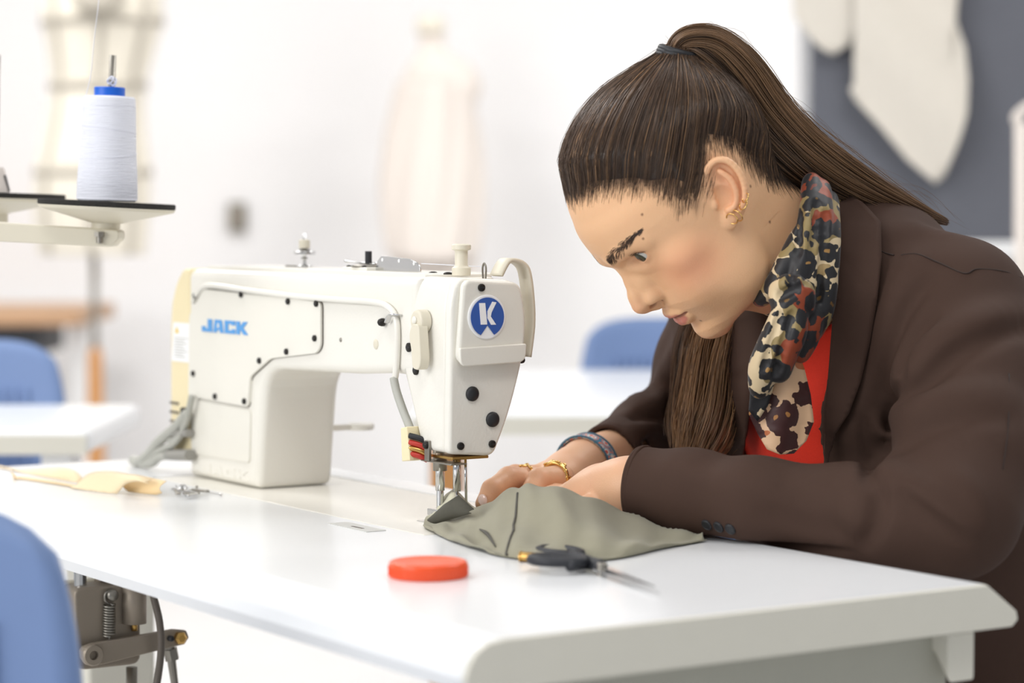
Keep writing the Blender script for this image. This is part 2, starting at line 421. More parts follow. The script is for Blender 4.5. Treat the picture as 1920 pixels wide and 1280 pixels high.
def ring(z, hw):
    i = int(np.argmin(abs(R[:, 0] - z))); c = (R[i, 1] + R[i, 2]) / 2; a = (R[i, 2] - R[i, 1]) / 2 + .004
    P = [[(c + (a + dr) * math.cos(q), FD + (a + dr) * .72 * math.sin(q), z + dz) for dz, dr in ((-hw, 0), (hw, 0))] for q in np.linspace(0, 2 * PI, 49)]
    return gridsurf(P)
for y in (40, 160, 322): mk('style_tape', ring(fz(y), .012), M_tape, sp, df, solid=.003, smooth=True)
for q in (-PI / 2 + .1, -PI / 2 - .75, -PI / 2 + .85):
    P = []
    for z, xl, xr in R[:-12]:
        c = (xl + xr) / 2; a = (xr - xl) / 2 + .004
        P.append([(c + a * math.cos(q + d), FD + a * .72 * math.sin(q + d), z) for d in (-.06, .06)])
    mk('style_tape', gridsurf(P), M_tape, sp, df, solid=.003, smooth=True)
mk('neck_cap', lathe((fx(200), FD - .12, fz(-14)), (0, -1, .3), [(.075, 0), (.07, .012), (.001, .016)], 24), M_tape, sp, df, smooth=True)
px = fx(175)
mk('metal_pole', tube([(px, FD, fz(665)), (px, FD, fz(470))], .011, 12), M_dull, sp, df, smooth=True)
mk('wooden_column', lathe((px, FD, .06), (0, 0, 1), [(.03, 0), (.025, .3), (.021, fz(670) - .06), (.016, fz(652) - .06)], 16), M_wood, sp, df, smooth=True)
for k in range(3):
    a = k * 2.09 + .4
    mk('foot', tube([(px, FD, .14), (px + .12 * math.cos(a), FD + .12 * math.sin(a), .09), (px + .25 * math.cos(a), FD + .25 * math.sin(a), .016)], .016, 8, 5), M_wood, sp, df, smooth=True)
# far pale form with drape
D2 = 7.7
rows = [(fz(620, D2), fx(722, D2), fx(905, D2)), (fz(480, D2), fx(735, D2), fx(892, D2)), (fz(400, D2), fx(748, D2), fx(882, D2)), (fz(300, D2), fx(768, D2), fx(866, D2)),
        (fz(220, D2), fx(756, D2), fx(885, D2)), (fz(160, D2), fx(752, D2), fx(905, D2)), (fz(118, D2), fx(768, D2), fx(880, D2)), (fz(98, D2), fx(785, D2), fx(842, D2)), (fz(62, D2), fx(786, D2), fx(832, D2))]
vx, fc, R2 = ell_loft(rows, D2, dep=.6)
cx2 = fx(815, D2); sp = Sp('w', (cx2, D2, 0)); f2 = thing('dress_form', 'faint off-white draped dress form far back against the white wall', 'dress form', sp)
mk('torso', (vx, fc), M_form2, sp, f2, smooth=True)
mk('neck_cap', lathe((fx(808, D2), D2, fz(64, D2)), (0, 0, 1), [(.042, 0), (.048, .02), (.045, .05), (.02, .06)], 20), M_form, sp, f2, smooth=True)
P = []
for i, u in enumerate(np.linspace(0, 1, 24)):
    row = []
    for j, w in enumerate(np.linspace(0, 1, 30)):
        x = fx(812 + 215 * (w - .5) * (.42 + .5 * math.sin(PI * (.12 + .62 * u))), D2); z = fz(150 + 330 * u + 40 * w * (1 - w), D2)
        row.append((x, D2 - .03 - .10 * math.sin(PI * w) - .02 * u + .006 * math.sin(w * 26 + u * 5), z))
    P.append(row)
mk('shoulder_drape', gridsurf(P), M_form2, sp, f2, smooth=True, solid=.004)
mk('pole', tube([(cx2, D2, .05), (cx2, D2, fz(610, D2))], .014, 10), M_dull, sp, f2, smooth=True)
mk('base', cyl((cx2, D2, 0), (0, 0, 1), .2, .03, 28, .01), M_white, sp, f2, smooth=True)
# switch on the wall
p = PD(445, 402, 8.19); sp = Sp('w', (p[0], 8.2, p[2] - .05))
t = thing('wall_switch', 'small grey switch box on the far white wall', 'switch', sp)
mk('plate', box(p[0] - .03, p[0] + .03, 8.17, 8.2, p[2] - .06, p[2] + .04), M_dull, sp, t, bevel=.004)
mk('rocker', box(p[0] - .016, p[0] + .016, 8.155, 8.17, p[2] - .03, p[2] + .01), M_iron, sp, t, bevel=.003)

# ---- chairs
def make_chair(loc3, rz, label, zs=1.0):
    """moulded plastic shell chair: ribbed back, seat, four tube legs (front = +y)"""
    sp = Sp('w', (0, 0, 0)); t = thing('shell_chair', label, 'chair', sp, 'blue plastic chairs')
    hw = .215; zt = .83; zb = .56
    def backp(u, v, off=0):            # u -1..1 across, v 0..1 up
        w = hw * (1 - .10 * (1 - v)) * (1 - .10 * max(0, v - .5) ** 2 / .25)
        r = .05 if v > .7 else .02
        x = u * w; y = -.2 - .06 * v + .065 * (u * u) + off
        z = zb - .02 + (zt - zb + .02) * v - .034 * abs(u) ** 8 * v * v
        return (x, y, z)
    rim = []
    us = np.linspace(-1, 1, 25); vs = np.linspace(0, 1, 15)
    bk = mk('backrest', gridsurf([[backp(u, v) for u in us] for v in vs]), M_chair, sp, t, smooth=True, solid=.014, bevel=0)
    ribs = []
    for u in np.linspace(-.72, .72, 19):
        P = [backp(u, v, .011) for v in np.linspace(.12, .74, 8)]
        ribs.append(tube(P, .0045, 6))
    mk('ribs', join(*ribs), M_chair, sp, bk, smooth=True)['kind'] = 'stuff'
    S = []
    for v in np.linspace(0, 1, 15):
        S.append([(u * (.2 + .015 * v), -.2 + .42 * v, .45 + .012 * (u * u) - .03 * max(0, v - .75) ** 2 * 8 + .02 * max(0, .25 - v) ** 2 * 16) for u in np.linspace(-1, 1, 15)])
    mk('seat', gridsurf(S), M_chair, sp, t, smooth=True, solid=.014)
    for sx in (-1, 1):
        mk('back_support', tube([(sx * .15, -.17, .445), (sx * .155, -.222, .48), (sx * .16, -.235, .58), (sx * .16, -.243, .66)], .010, 10, 4), M_dull, sp, t, smooth=True)
        for sy in (-1, 1):
            mk('leg', tube([(sx * .15, sy * .13, .437), (sx * .19, sy * .17, .40), (sx * .21, sy * .2, .012)], .011, 10, 4), M_dull, sp, t, smooth=True)
    t.location = loc3; t.rotation_euler = (0, 0, rz); t.scale = (1, 1, zs)
    return t
def dup(root, loc3, rz, label):
    r = root.copy(); COL.objects.link(r); r.location = loc3; r.rotation_euler = (0, 0, rz); r['label'] = label
    for ch in list(root.children):
        c = ch.copy(); COL.objects.link(c); c.parent = r
        for g in ch.children:
            d = g.copy(); COL.objects.link(d); d.parent = c
    return r
p = PD(-70, 965, 1.60)
ch0 = make_chair((p[0] - .052, 1.60 - .22, 0), math.radians(-158), 'blue plastic chair with ribbed back in the left foreground before the table')
p = PD(45, 645, 3.75); dup(ch0, (p[0] - .09, 3.62, 0), math.radians(-160), 'blue plastic chair behind the small white table at far left')
p = PD(1230, 620, 4.75); dup(ch0, (p[0] + .03, 4.47, 0), math.radians(172), 'blue plastic chair behind the white table, beyond the person\'s face')

# ---- other tables in the back
def back_table(x0, x1, y0, y1, label, legm, rear, zt=.74):
    sp = Sp('w', ((x0 + x1) / 2, (y0 + y1) / 2, 0)); t = thing('work_table', label, 'table', sp)
    mk('table_top', box(x0, x1, y0, y1, zt - .035, zt), M_top, sp, t, bevel=.012)
    mk('edge_band', box(x0 + .004, x1 - .004, y0 - .004, y0, zt - .034, zt - .008), M_edge, sp, t)
    for x in (x0 + .05, x1 - .05):
        for y in (y0 + .04, y0 + rear): mk('leg', box(x - .02, x + .02, y - .02, y + .02, 0, zt - .035), legm, sp, t, bevel=.003)
    return t
p = PD(168, 800, 3.25); back_table(p[0] - 1.1, p[0], 3.25, 3.7, 'small white table at far left behind the thread stand', M_white, .09)
p = PD(790, 780, 3.5); q = PD(1560, 700, 3.5); back_table(p[0] - .02, q[0], 3.55, 4.55, 'long white table behind the machine and the person', M_wood, .52)
p = PD(150, 580, 7.35); sp = Sp('w', (p[0] - .6, 7.6, 0)); t = thing('wall_desk', 'wood topped desk at the far left wall', 'desk', sp)
mk('desk_top', box(p[0] - 1.2, p[0], 7.35, 8.0, p[2] - .05, p[2]), M_wood2, sp, t, bevel=.006)
for x in (p[0] - 1.15, p[0] - .05): mk('leg', box(x - .03, x + .03, 7.6, 7.66, 0, p[2] - .05), M_white, sp, t)
mk('black_drawer_unit', box(p[0] - .7, PD(75, 620, 7.4)[0], 7.4, 7.8, p[2] - .14, p[2] - .05), M_blk, sp, t, bevel=.004)
# ================================================================== the sewing table
TS = Sp('t', (.6, .24, -TT)); tb = thing('sewing_table', 'white laminate sewing table the machine is sunk into', 'table', TS)
prof = [(.024, 0), (.010, -.002), (.001, -.007), (-.005, -.015), (-.008, -.024), (-.004, -.034), (.477, -.034), (.483, -.029), (.481, -.022), (.451, 0)]
cut = [(.245, 0), (.245, -.018), (.412, -.018), (.412, 0)]          # slot for the bed
# top in three lengths so the bed slot is a real recess
SL0, SL1 = .470, 1.03
pf = prof[:1] + prof[1:]
tops = [poz(prof, .004, SL0), poz(prof, SL1, 1.22), poz(prof[:6] + [(.2435, -.034), (.2435, 0)], SL0, SL1), poz([(.4135, 0), (.4135, -.034)] + prof[6:], SL0, SL1)]
mk('table_top', join(*tops), M_top, TS, tb, smooth=False)
ep = [(o + (.0015 if o < .2 else -.0015) * 0, z) for o, z in prof]
mk('end_band', poz(ep, -.0015, .004), M_edge, TS, tb, bevel=.0015, bseg=2)
mk('apron', join(tbox(.03, .034, .03, .44, -.16, -.036), tbox(.034, .05, .03, .44, -.05, -.036)), M_steel, TS, tb, bevel=.002)
mk('apron', join(tbox(1.16, 1.164, .03, .44, -.1, -.036)), M_steel, TS, tb, bevel=.002)
mk('corner_bracket', psz([(.012, -.036), (.05, -.036), (.05, -.05), (.03, -.052), (.012, -.075)], .425, .452), M_edge, TS, tb, bevel=.003)
for s in (.08, 1.13):
    mk('leg', tbox(s - .03, s + .03, .2, .28, -TT + .03, -.05), M_edge, TS, tb, bevel=.006)
    mk('foot', tbox(s - .03, s + .03, -.02, .5, -TT, -TT + .03), M_edge, TS, tb, bevel=.008)
mk('cross_bar', tbox(.1, 1.11, .22, .25, -.46, -.41), M_edge, TS, tb, bevel=.004)
spl = mk('slide_plate', tbox(.515, .585, .212, .232, 0, .0006), mat('slide_plate_enamel', (206, 206, 202), .35), TS, tb)
mk('slot', tbox(.535, .555, .219, .2215, .0006, .0008), M_dcable, TS, spl)

# ================================================================== the sewing machine
MS = Sp('t', (.53, .33, 0)); mc = thing('sewing_machine', 'cream industrial sewing machine with blue lettering and round blue emblem', 'sewing machine', MS)
OB, OF = .285, .372               # back (seen) and front planes of the arm
def rpoly(pts, r=.01, k=5):
    """round the corners of a 2D polygon; each point may carry its own radius"""
    out = []; n = len(pts)
    for i in range(n):
        p = np.array(pts[i][:2], float); rr = pts[i][2] if len(pts[i]) > 2 else r
        a = np.array(pts[i - 1][:2], float); b = np.array(pts[(i + 1) % n][:2], float)
        da = (a - p); db = (b - p); la, lb = np.linalg.norm(da), np.linalg.norm(db)
        q = min(rr, la * .48, lb * .48)
        if q < 1e-5: out.append(tuple(p)); continue
        A_ = p + da / la * q; B_ = p + db / lb * q
        for t in np.linspace(0, 1, k): out.append(tuple((1 - t) ** 2 * A_ + 2 * t * (1 - t) * p + t * t * B_))
    return out
bed = join(tbox(.474, 1.026, .246, .4105, -.016, .0))
mk('bed', bed, M_cast, MS, mc, bevel=.0012, bseg=2)
arm = rpoly([(.552, .2195, .002), (1.024, .2195, .012), (1.024, .0005, .001), (.866, .0005, .006), (.858, .06, .03), (.848, .1225, .035), (.66, .1275, .01), (.60, .1315, .004), (.552, .1315, .001)], .01, 6)
mk('arm_casting', rounded_prism(arm, OB, OF, .0085), M_cast, MS, mc, smooth=True)
mk('arm_top', psz(rpoly([(.556, .212), (.556, .2235), (1.0, .2235), (1.018, .214)], .004), OB + .012, OF - .004), M_cast, MS, mc, bevel=.006, bseg=4)
# tapering head
ho = rpoly([(.281, .0665, .006), (.328, .0625, .008), (.345, .100, .02), (.360, .150, .02), (.361, .19, .02), (.352, .218, .012), (.290, .2215, .01), (.2835, .20, .02)], .006, 5)
def s_end(z): return .535 + max(0, min(1, (z - .0625) / .0695)) * .062
mk('head_casing', prism([Q(.502, o + (.002 if o < .3 else -.001), z) for o, z in ho], [Q(s_end(z), o + (.003 if o < .3 else .0), z) for o, z in ho]), M_cast, MS, mc, bevel=.004, bseg=4)
fp = mk('face_plate', poz(ho, .490, .5005), M_cast, MS, mc, bevel=.0035, bseg=4)
up = rpoly([(.2855, .145, .012), (.3555, .147, .012), (.3585, .185, .02), (.352, .2165, .01), (.292, .220, .01)], .01, 6)
mk('upper_cover', poz(up, .483, .4905), M_castp, MS, mc, bevel=.004, bseg=4)
lw = rpoly([(.2865, .1435, .012), (.355, .1455, .012), (.356, .162, .002), (.2862, .160, .002)], .002, 5)
mk('cover_lip', poz(lw, .4795, .4835), M_castp, MS, mc, bevel=.0025, bseg=3)
# round emblem: blue disc with an arrow notch, white strokes
EC = on_s(912, 594, .483); eo, ez = EC[1], EC[2]; ER = .0172
mk('emblem', lathe(Q(.483, eo, ez), (1, 0, 0), [(ER * 1.14, 0), (ER * 1.14, .0008), (ER * 1.09, .0012)], 48), M_white, MS, mc)
em = mc.children[-1]
def eplane(pts, s0=.4815): return prism([Q(s0, eo + x * ER, ez + y * ER) for x, y in pts], (.0005, 0, 0))
arc = [(math.cos(t), math.sin(t)) for t in np.linspace(-PI / 2 + .42, 1.5 * PI - .42, 44)]
mk('emblem_disc', eplane(arc + [(-.36, -.86), (0, -.42), (.36, -.86)]), M_kblue, MS, em)
for pts in ([(-.52, .72), (-.16, .72), (-.04, -.38), (-.42, -.38)], [(-.02, .30), (.28, .78), (.52, .74), (.22, .22)], [(-.02, .30), (.22, .22), (.18, .02), (.50, -.40), (.20, -.40), (-.02, -.06)]):
    mk('emblem_stroke', eplane(pts, .481), M_white, MS, em)
def plug(name, s, o, z, r, m, h=.003, ax=(1, 0, 0), parent=mc, dome=True):
    pr = [(r, 0), (r, h * .4), (r * .8, h * .8), (r * .4, h), (.0001, h * 1.02)] if dome else [(r, 0), (r, h * .8), (r * .85, h), (.0001, h)]
    return mk(name, lathe(Q(s, o, z), ax, pr, 20), m, MS, parent, smooth=True)
for x, y, r, s, m in ((885, 738, .0066, .490, M_black), (923, 786, .0068, .490, M_black)):
    q = on_s(x, y, s); plug('rubber_plug', s, q[1], q[2], r, m, .0035)
def screw(s, o, z, r, ax):
    b = plug('screw', s, o, z, r, M_screw, .0022, ax, mc, False)
    u, w, a = basis(ax); c = np.array(Q(s, o, z)) + a * .0022
    mk('slot', prism([c + u * .75 * r * i + w * .14 * r * j for i, j in ((-1, -1), (1, -1), (1, 1), (-1, 1))], a * .0003), M_black, MS, b)
for x, y, s, r in ((902, 539, .483, .0034), (863, 836, .490, .0034), (922, 832, .490, .0034)):
    q = on_s(x, y, s); screw(s, q[1], q[2], r, (1, 0, 0))
BN = (0, -1, 0)
# back cover panel with its screws
pan = [on_o(x, y, OB)[[0, 2]] for x, y in ((386, 541), (360, 590), (358, 742), (470, 763), (474, 706), (512, 672), (598, 662), (606, 650), (606, 566))]
pan = rpoly([(p[0], p[1]) for p in pan], .006, 5)
ctr_ = np.mean(pan, axis=0); gap_pts = [tuple(ctr_ + (np.array(p) - ctr_) * (1 + .0009 / np.linalg.norm(np.array(p) - ctr_))) for p in pan]
mk('cover_gap_shade', psz(gap_pts, OB - .0010, OB + .003), M_dcable, MS, mc)  # thin dark plate standing in for the shaded gap round the cover
cvp = mk('back_cover', psz(pan, OB - .0035, OB + .001), M_castp, MS, mc, bevel=.0008, bseg=2)
lowp = rpoly([(p[0], p[1]) for p in [on_o(x, y, OB)[[0, 2]] for x, y in ((358, 746), (472, 768), (470, 868), (362, 850))]], .006, 5)
mk('lower_cover', psz(lowp, OB - .002, OB + .001), M_castp, MS, mc, bevel=.0008, bseg=2)
for x, y in ((453, 552), (541, 565), (594, 569), (591, 634), (538, 659), (487, 676), (459, 752), (404, 743), (363, 700), (366, 555)):
    q = on_o(x, y, OB - .0035); screw(q[0], OB - .0035, q[2], .0031, BN)
for x, y, r in ((768, 651, .0042), (781, 694, .0042)):
    q = on_o(x, y, OB); screw(q[0], OB, q[2], r, BN)
for x, y, r, m in ((639, 637, .0022, M_dull), (705, 645, .0048, M_cream)):
    q = on_o(x, y, OB); plug('hole_plug', q[0], OB + .0005, q[2], r, m, .0016, BN)
# lettering: block capitals, each letter its own mesh
def letters(xl, xr, yt, yb, o, m, hgt, parent, relief=.0006):
    a = on_o(xl, yt, o); c = on_o(xr, yb, o); zt = a[2]; sl, sr = a[0], c[0]
    LT = {'J': [[(.58, 1), (1, 1), (1, 0), (0, 0), (0, .42), (.36, .42), (.36, .26), (.58, .26)]],
          'A': [[(0, 0), (.16, 1), (.84, 1), (1, 0), (.66, 0), (.62, .2), (.38, .2), (.34, 0)]],
          'C': [[(0, 0), (0, 1), (1, 1), (1, .66), (.66, .66), (.66, .74), (.34, .74), (.34, .26), (.66, .26), (.66, .36), (1, .36), (1, 0)]],
          'K': [[(0, 0), (0, 1), (.34, 1), (.34, .62), (.66, 1), (1.05, 1), (.64, .52), (1.08, 0), (.68, 0), (.34, .42), (.34, 0)]]}
    L = sl - sr; w = L / 4.35
    for i, ch in enumerate('JACK'):
        for pl in LT[ch]:
            mk('letter', prism([Q(sl - (i * w * 1.1 + x * w), o, zt - hgt + y * hgt) for x, y in pl], (0, -relief, 0)), m, MS, parent)
    i = 1; mk('letter_slot', prism([Q(sl - (i * w * 1.1 + x * w), o - relief, zt - hgt + y * hgt) for x, y in ((.40, .40), (.45, .74), (.55, .74), (.60, .40))], (0, -.0002, 0)), M_castp, MS, parent)
letters(379, 465, 597, 622, OB - .0036, M_jblue, .0132, cvp)
letters(376, 466, 866, 884, OB + .0004, M_cast, .010, mc, .0012)
# cable clipped along the arm, down to the work lamp
cab = [on_o(x, y, OB - .003) for x, y in ((362, 566), (372, 548), (392, 535), (470, 545), (560, 556), (640, 562), (700, 566), (726, 574), (742, 596), (745, 640), (742, 700), (738, 712))]
mk('lamp_cable', tube([Q(*c) for c in cab], .0030, 10, 6), M_cast, MS, mc, smooth=True)
cab2 = [on_o(x, y, OB - .004) for x, y in ((738, 708), (744, 735), (756, 770), (764, 790), (770, 806))]
mk('cable_sleeve', tube([Q(*c) for c in cab2], .0038, 10, 5), M_cable, MS, mc, smooth=True)
cc = on_o(738, 593, OB - .005)
cl = mk('cable_clip', tube([Q(cc[0] + .014, OB - .004, cc[2] - .006), Q(cc[0] + .006, OB - .006, cc[2]), Q(cc[0] - .003, OB - .007, cc[2] + .002), Q(cc[0] - .006, OB - .001, cc[2] + .001)], .0028, 8, 5, flat=.4), M_chrome, MS, mc, smooth=True)
q = on_o(716, 604, OB - .004); plug('screw', q[0], OB - .002, q[2], .0038, M_screw, .006, BN)
# presser lifter lever
q = on_o(799, 602, OB)
lv = mk('presser_lever', join(lathe(Q(q[0], OB, q[2]), BN, [(.0105, 0), (.0105, .009), (.009, .011), (.0001, .011)], 24),
    psz(rpoly([(q[0] + .002, q[2] - .002), (q[0] - .010, q[2] - .002), (q[0] - .0135, q[2] - .034), (q[0] - .010, q[2] - .043), (q[0] + .001, q[2] - .042), (q[0] + .003, q[2] - .026), (q[0] + .007, q[2] - .012)], .004, 4), OB - .014, OB - .004)), M_cream, MS, mc, bevel=.002)
plug('lever_pin', q[0] + .001, OB - .011, q[2] + .001, .0036, M_castp, .002, BN, lv)
# work lamp at the foot of the head
lq = on_o(776, 832, OB - .004)
lam = mk('work_lamp', psz([(lq[0] + .010, lq[2] + .014), (lq[0] - .001, lq[2] + .016), (lq[0] - .006, lq[2] - .014), (lq[0] + .008, lq[2] - .016)], OB - .012, OB + .006), M_yel, MS, mc, bevel=.001)
for k, (dz, m_) in enumerate(((.008, M_black), (.002, mat('lamp_red', (190, 52, 40), .4)), (-.003, M_brass), (-.008, mat('lamp_red', (190, 52, 40), .4)))):
    mk('lamp_wire', tube([Q(lq[0] - .002, OB - .010, lq[2] + dz), Q(lq[0] - .0085, OB - .004, lq[2] + dz - .002), Q(lq[0] - .012, OB + .003, lq[2] + dz - .006)], .0026, 8, 4), m_, MS, lam, smooth=True)
hq = on_o(803, 838, OB - .002)
mk('lamp_bracket', join(tbox(hq[0] - .004, hq[0] + .004, OB - .004, OB - .001, hq[2] - .012, hq[2] + .006), tbox(hq[0] - .04, hq[0] + .012, OB - .003, OB + .014, hq[2] - .0132, hq[2] - .0118)), M_dull, MS, mc, bevel=.0008)
plug('bracket_screw', hq[0], OB - .004, hq[2] + .002, .0036, M_screw, .003, BN)
# needle bar, presser bar, foot, needle
nq = (.53, .322)
mk('bottom_plate', tbox(.494, .534, .287, .325, .0605, .0632), M_brass, MS, mc, bevel=.0008)
mk('presser_bar', tube([Q(.546, .306, .07), Q(.546, .306, .028)], .0042, 14), M_chrome, MS, mc, smooth=True)
mk('presser_clamp', tube([Q(.546, .306, .064), Q(.546, .306, .046)], .0064, 14), M_dull, MS, mc, smooth=True)
mk('needle_bar', tube([Q(.517, .306, .07), Q(.517, .306, .030)], .0036, 14), M_chrome, MS, mc, smooth=True)
mk('needle', tube([Q(.517, .306, .031), Q(.517, .306, .012), Q(.517, .306, .004)], [.0013, .0010, .0003], 8), M_chrome, MS, mc, smooth=True)
mk('thread_rod', tube([Q(.511, .311, .066), Q(.511, .312, .020)], .0012, 8), M_chrome, MS, mc, smooth=True)
mk('presser_foot', join(tbox(.505, .545, .296, .301, .006, .009), tbox(.505, .545, .311, .316, .006, .009), tbox(.535, .552, .296, .316, .006, .012), tube([Q(.546, .306, .03), Q(.546, .306, .01)], .0034, 10)), M_chrome, MS, mc, bevel=.0005)
mk('needle_plate', tbox(.49, .56, .29, .335, .0, .0008), M_chrome, MS, mc)
ld = bpy.data.lights.new('work_lamp_light', 'SPOT'); ld.energy = .12; ld.spot_size = 1.5; ld.spot_blend = .6; ld.shadow_soft_size = .006; ld.color = (.93, .96, 1)
lo = bpy.data.objects.new('work_lamp_light', ld); COL.objects.link(lo); lo.location = W(.538, .295, .056)
lo.rotation_euler = (Vector(W(.515, .312, 0)) - lo.location).to_track_quat('-Z', 'Y').to_euler()
# take-up guard on the far edge of the head
gp = [on_s(x, y, .51) for x, y in ((925, 516), (938, 492), (950, 487), (968, 494), (978, 512), (984, 560), (985, 610), (978, 668))]
P = []
for c in catmull(gp, 5): P.append([Q(.498, c[1] + .001, c[2]), Q(.518, c[1] + .003, c[2])])
mk('take_up_guard', gridsurf(P), M_cream, MS, mc, smooth=True, solid=.0035)
q = on_s(976, 675, .50); plug('screw', .5, q[1], q[2], .003, M_screw, .004, (.3, 1, 0))
# fittings on top
q = on_o(865, 518, .322)
mk('oil_cap', lathe(Q(q[0], .322, .2215), (0, 0, 1), [(.0085, 0), (.0085, .007), (.0064, .0085), (.0058, .010), (.0058, .0225), (.0088, .0235), (.0088, .0275), (.007, .0285), (.0001, .0285)], 24), M_cream, MS, mc, smooth=False, bevel=.0006)
q = on_o(908, 518, .345)
mk('thread_eye', tube([Q(q[0] + .002, .345, .218), Q(q[0] + .0028, .345, .228), Q(q[0], .345, .2325), Q(q[0] - .0028, .345, .228), Q(q[0] - .002, .345, .218)], .0009, 8, 5), M_dull, MS, mc, smooth=True)
for x, y in ((812, 520), (840, 520)):
    q = on_o(x, y, .315); plug('screw', q[0], .315, .2225, .0042, M_screw, .0022, (0, 0, 1))
# tension post
q = on_o(571, 498, .34); S0, O0 = q[0], .34
tp = mk('tension_post', tube([Q(S0, O0, .222), Q(S0, O0, .258)], .0017, 10), M_chrome, MS, mc, smooth=True)
for z, r, m_ in ((.224, .008, M_chrome), (.232, .0035, M_dull), (.2365, .011, M_chrome), (.2385, .0115, M_chrome), (.2405, .006, M_dull)):
    mk('tension_disc', lathe(Q(S0, O0, z), (0, 0, 1), [(r, 0), (r, .0008), (r * .4, .0020), (.0018, .0022)], 24), m_, MS, tp, smooth=True)
mk('tension_knob', cyl(Q(S0, O0, .2425), (0, 0, 1), .0058, .009, 18, .001), M_cream, MS, tp, bevel=.0004)
mk('tension_arm', tbox(S0 - .004, S0 + .036, O0 - .003, O0 + .003, .2235, .225), M_dull, MS, tp)
# bobbin winder
q = on_o(690, 508, .325); S1, O1 = q[0], .325
bw = mk('bobbin_winder', tbox(S1 - .022, S1 + .025, O1 - .014, O1 + .014, .2225, .2265), M_castp, MS, mc, bevel=.001)
mk('winder_lever', tube([Q(S1 + .034, O1 - .004, .2315), Q(S1 + .026, O1 - .003, .231), Q(S1 + .01, O1, .2300), Q(S1 - .012, O1 + .002, .2295)], [.0035, .0022, .0022, .003], 10, 5, flat=.55), M_chrome, MS, bw, smooth=True)
mk('winder_disc', lathe(Q(S1, O1, .2265), (0, 0, 1), [(.016, 0), (.016, .0015), (.006, .003), (.0001, .003)], 28), M_dull, MS, bw, smooth=True)
mk('winder_shaft', tube([Q(S1 - .001, O1, .228), Q(S1 - .001, O1, .2415)], .0033, 12), M_black, MS, bw)
for dx in (.018, .005, -.012): plug('screw', S1 + dx, O1 - .011, .2265, .0024, M_screw, .0016, (0, 0, 1), bw)
g0 = [on_o(x, y, .322) for x, y in ((706, 514), (708, 492), (717, 479), (770, 485), (784, 492), (790, 502), (790, 514))]
gd = mk('thread_guide_plate', psz(rpoly([(g[0], g[2]) for g in g0], .003, 4), .3205, .322), M_chrome, MS, mc, bevel=.0004)
for x, y in ((717, 487), (748, 489), (776, 494)):
    q = on_o(x, y, .3203); plug('rivet', q[0], .3204, q[2], .0017, M_white, .0006, BN, gd)
mk('needle_thread', tube([Q(*on_o(790, 494, .322)), Q(*on_o(850, 497, .33)), Q(*on_o(906, 500, .345))], .00035, 6), M_thread, MS, mc)
# motor end cover
mo = [(1.017, .2205), (1.036, .2195), (1.052, .205), (1.064, .183), (1.067, .16), (1.069, .035), (1.066, .024), (1.017, .022)]
mv = mk('motor_cover', psz(rpoly(mo, .006, 5), OB - .001, OF + .012), M_yel, MS, mc, bevel=.006, bseg=4)
lab = [on_o(x, y, OB - .0015) for x, y in ((325, 604), (356, 606), (355, 680), (322, 676))]
lb = mk('warning_label', prism([Q(c[0], OB - .0012, c[2]) for c in lab], (0, -.0004, 0)), M_white, MS, mv)
tri = [on_o(x, y, OB - .002) for x, y in ((328, 624), (335, 624), (331, 612))]
mk('warning_triangle', prism([Q(c[0], OB - .0017, c[2]) for c in tri], (0, -.0003, 0)), mat('warning_yellow', (235, 200, 60), .5), MS, lb)
for k in range(8):
    y = 632 + 5 * k; c0 = on_o(327, y, OB - .002); c1 = on_o(352 - (k * 7) % 11, y + 1, OB - .002)
    mk('print_line', prism([Q(c0[0], OB - .0017, c0[2]), Q(c1[0], OB - .0017, c0[2]), Q(c1[0], OB - .0017, c0[2] - .0007), Q(c0[0], OB - .0017, c0[2] - .0007)], (0, -.0002, 0)), M_cable, MS, lb)
for k in range(3):
    c0 = on_o(318, 752 + 17 * k, OB - .002); c1 = on_o(334, 752 + 17 * k, OB - .002)
    mk('vent_slot', tbox(c1[0], c0[0], OB - .002, OB, c0[2] - .0025, c0[2]), M_dcable, MS, mv)
mk('motor_wheel', lathe(Q(1.066, .335, .165), (-1, 0, 0), [(.04, 0), (.042, .004), (.042, .016), (.036, .02), (.0001, .02)], 32), M_cream, MS, mc, smooth=False, bevel=.001)
# connectors and their cables
for nm, pts, r, m_ in (('connector', ((346, 764), (345, 782)), .005, M_black), ('connector', ((318, 852), (358, 853)), .0085, mat('connector_grey', (150, 148, 142), .5)), ('connector', ((325, 812), (356, 812)), .006, mat('connector_grey', (150, 148, 142), .5))):
    mk(nm, tube([Q(*on_o(x, y, OB - .008)) for x, y in pts], r, 8, flat=.75), m_, MS, mv, bevel=.001)
for pts, r in ((((350, 776), (330, 800), (300, 826), (280, 850), (262, 882), (250, 905)), .0058), (((360, 742), (353, 775), (342, 810), (326, 832), (296, 846), (275, 868), (262, 892)), .0036), (((320, 854), (300, 856), (288, 866), (276, 880), (266, 896)), .0048), (((345, 784), (342, 806), (334, 820), (318, 826)), .003)):
    mk('motor_cable', tube([Q(c_[0], c_[1], max(c_[2], r * 1.12 + .0006)) for c_ in [on_o(x, y, OB - .010 - .0002 * i) for i, (x, y) in enumerate(pts)]], r, 10, 6), M_cable, MS, mc, smooth=True)
# reverse lever on the sitter's side
rq = on_o(676, 799, .405); mk('reverse_lever', join(tbox(rq[0] - .004, rq[0] + .004, .366, .40, rq[2] - .003, rq[2] + .003), lathe(Q(rq[0], .405, rq[2] - .0035), (0, 0, 1), [(.0135, 0), (.0145, .002), (.0145, .005), (.013, .007), (.0001, .007)], 28)), M_cast, MS, mc, bevel=.0006)

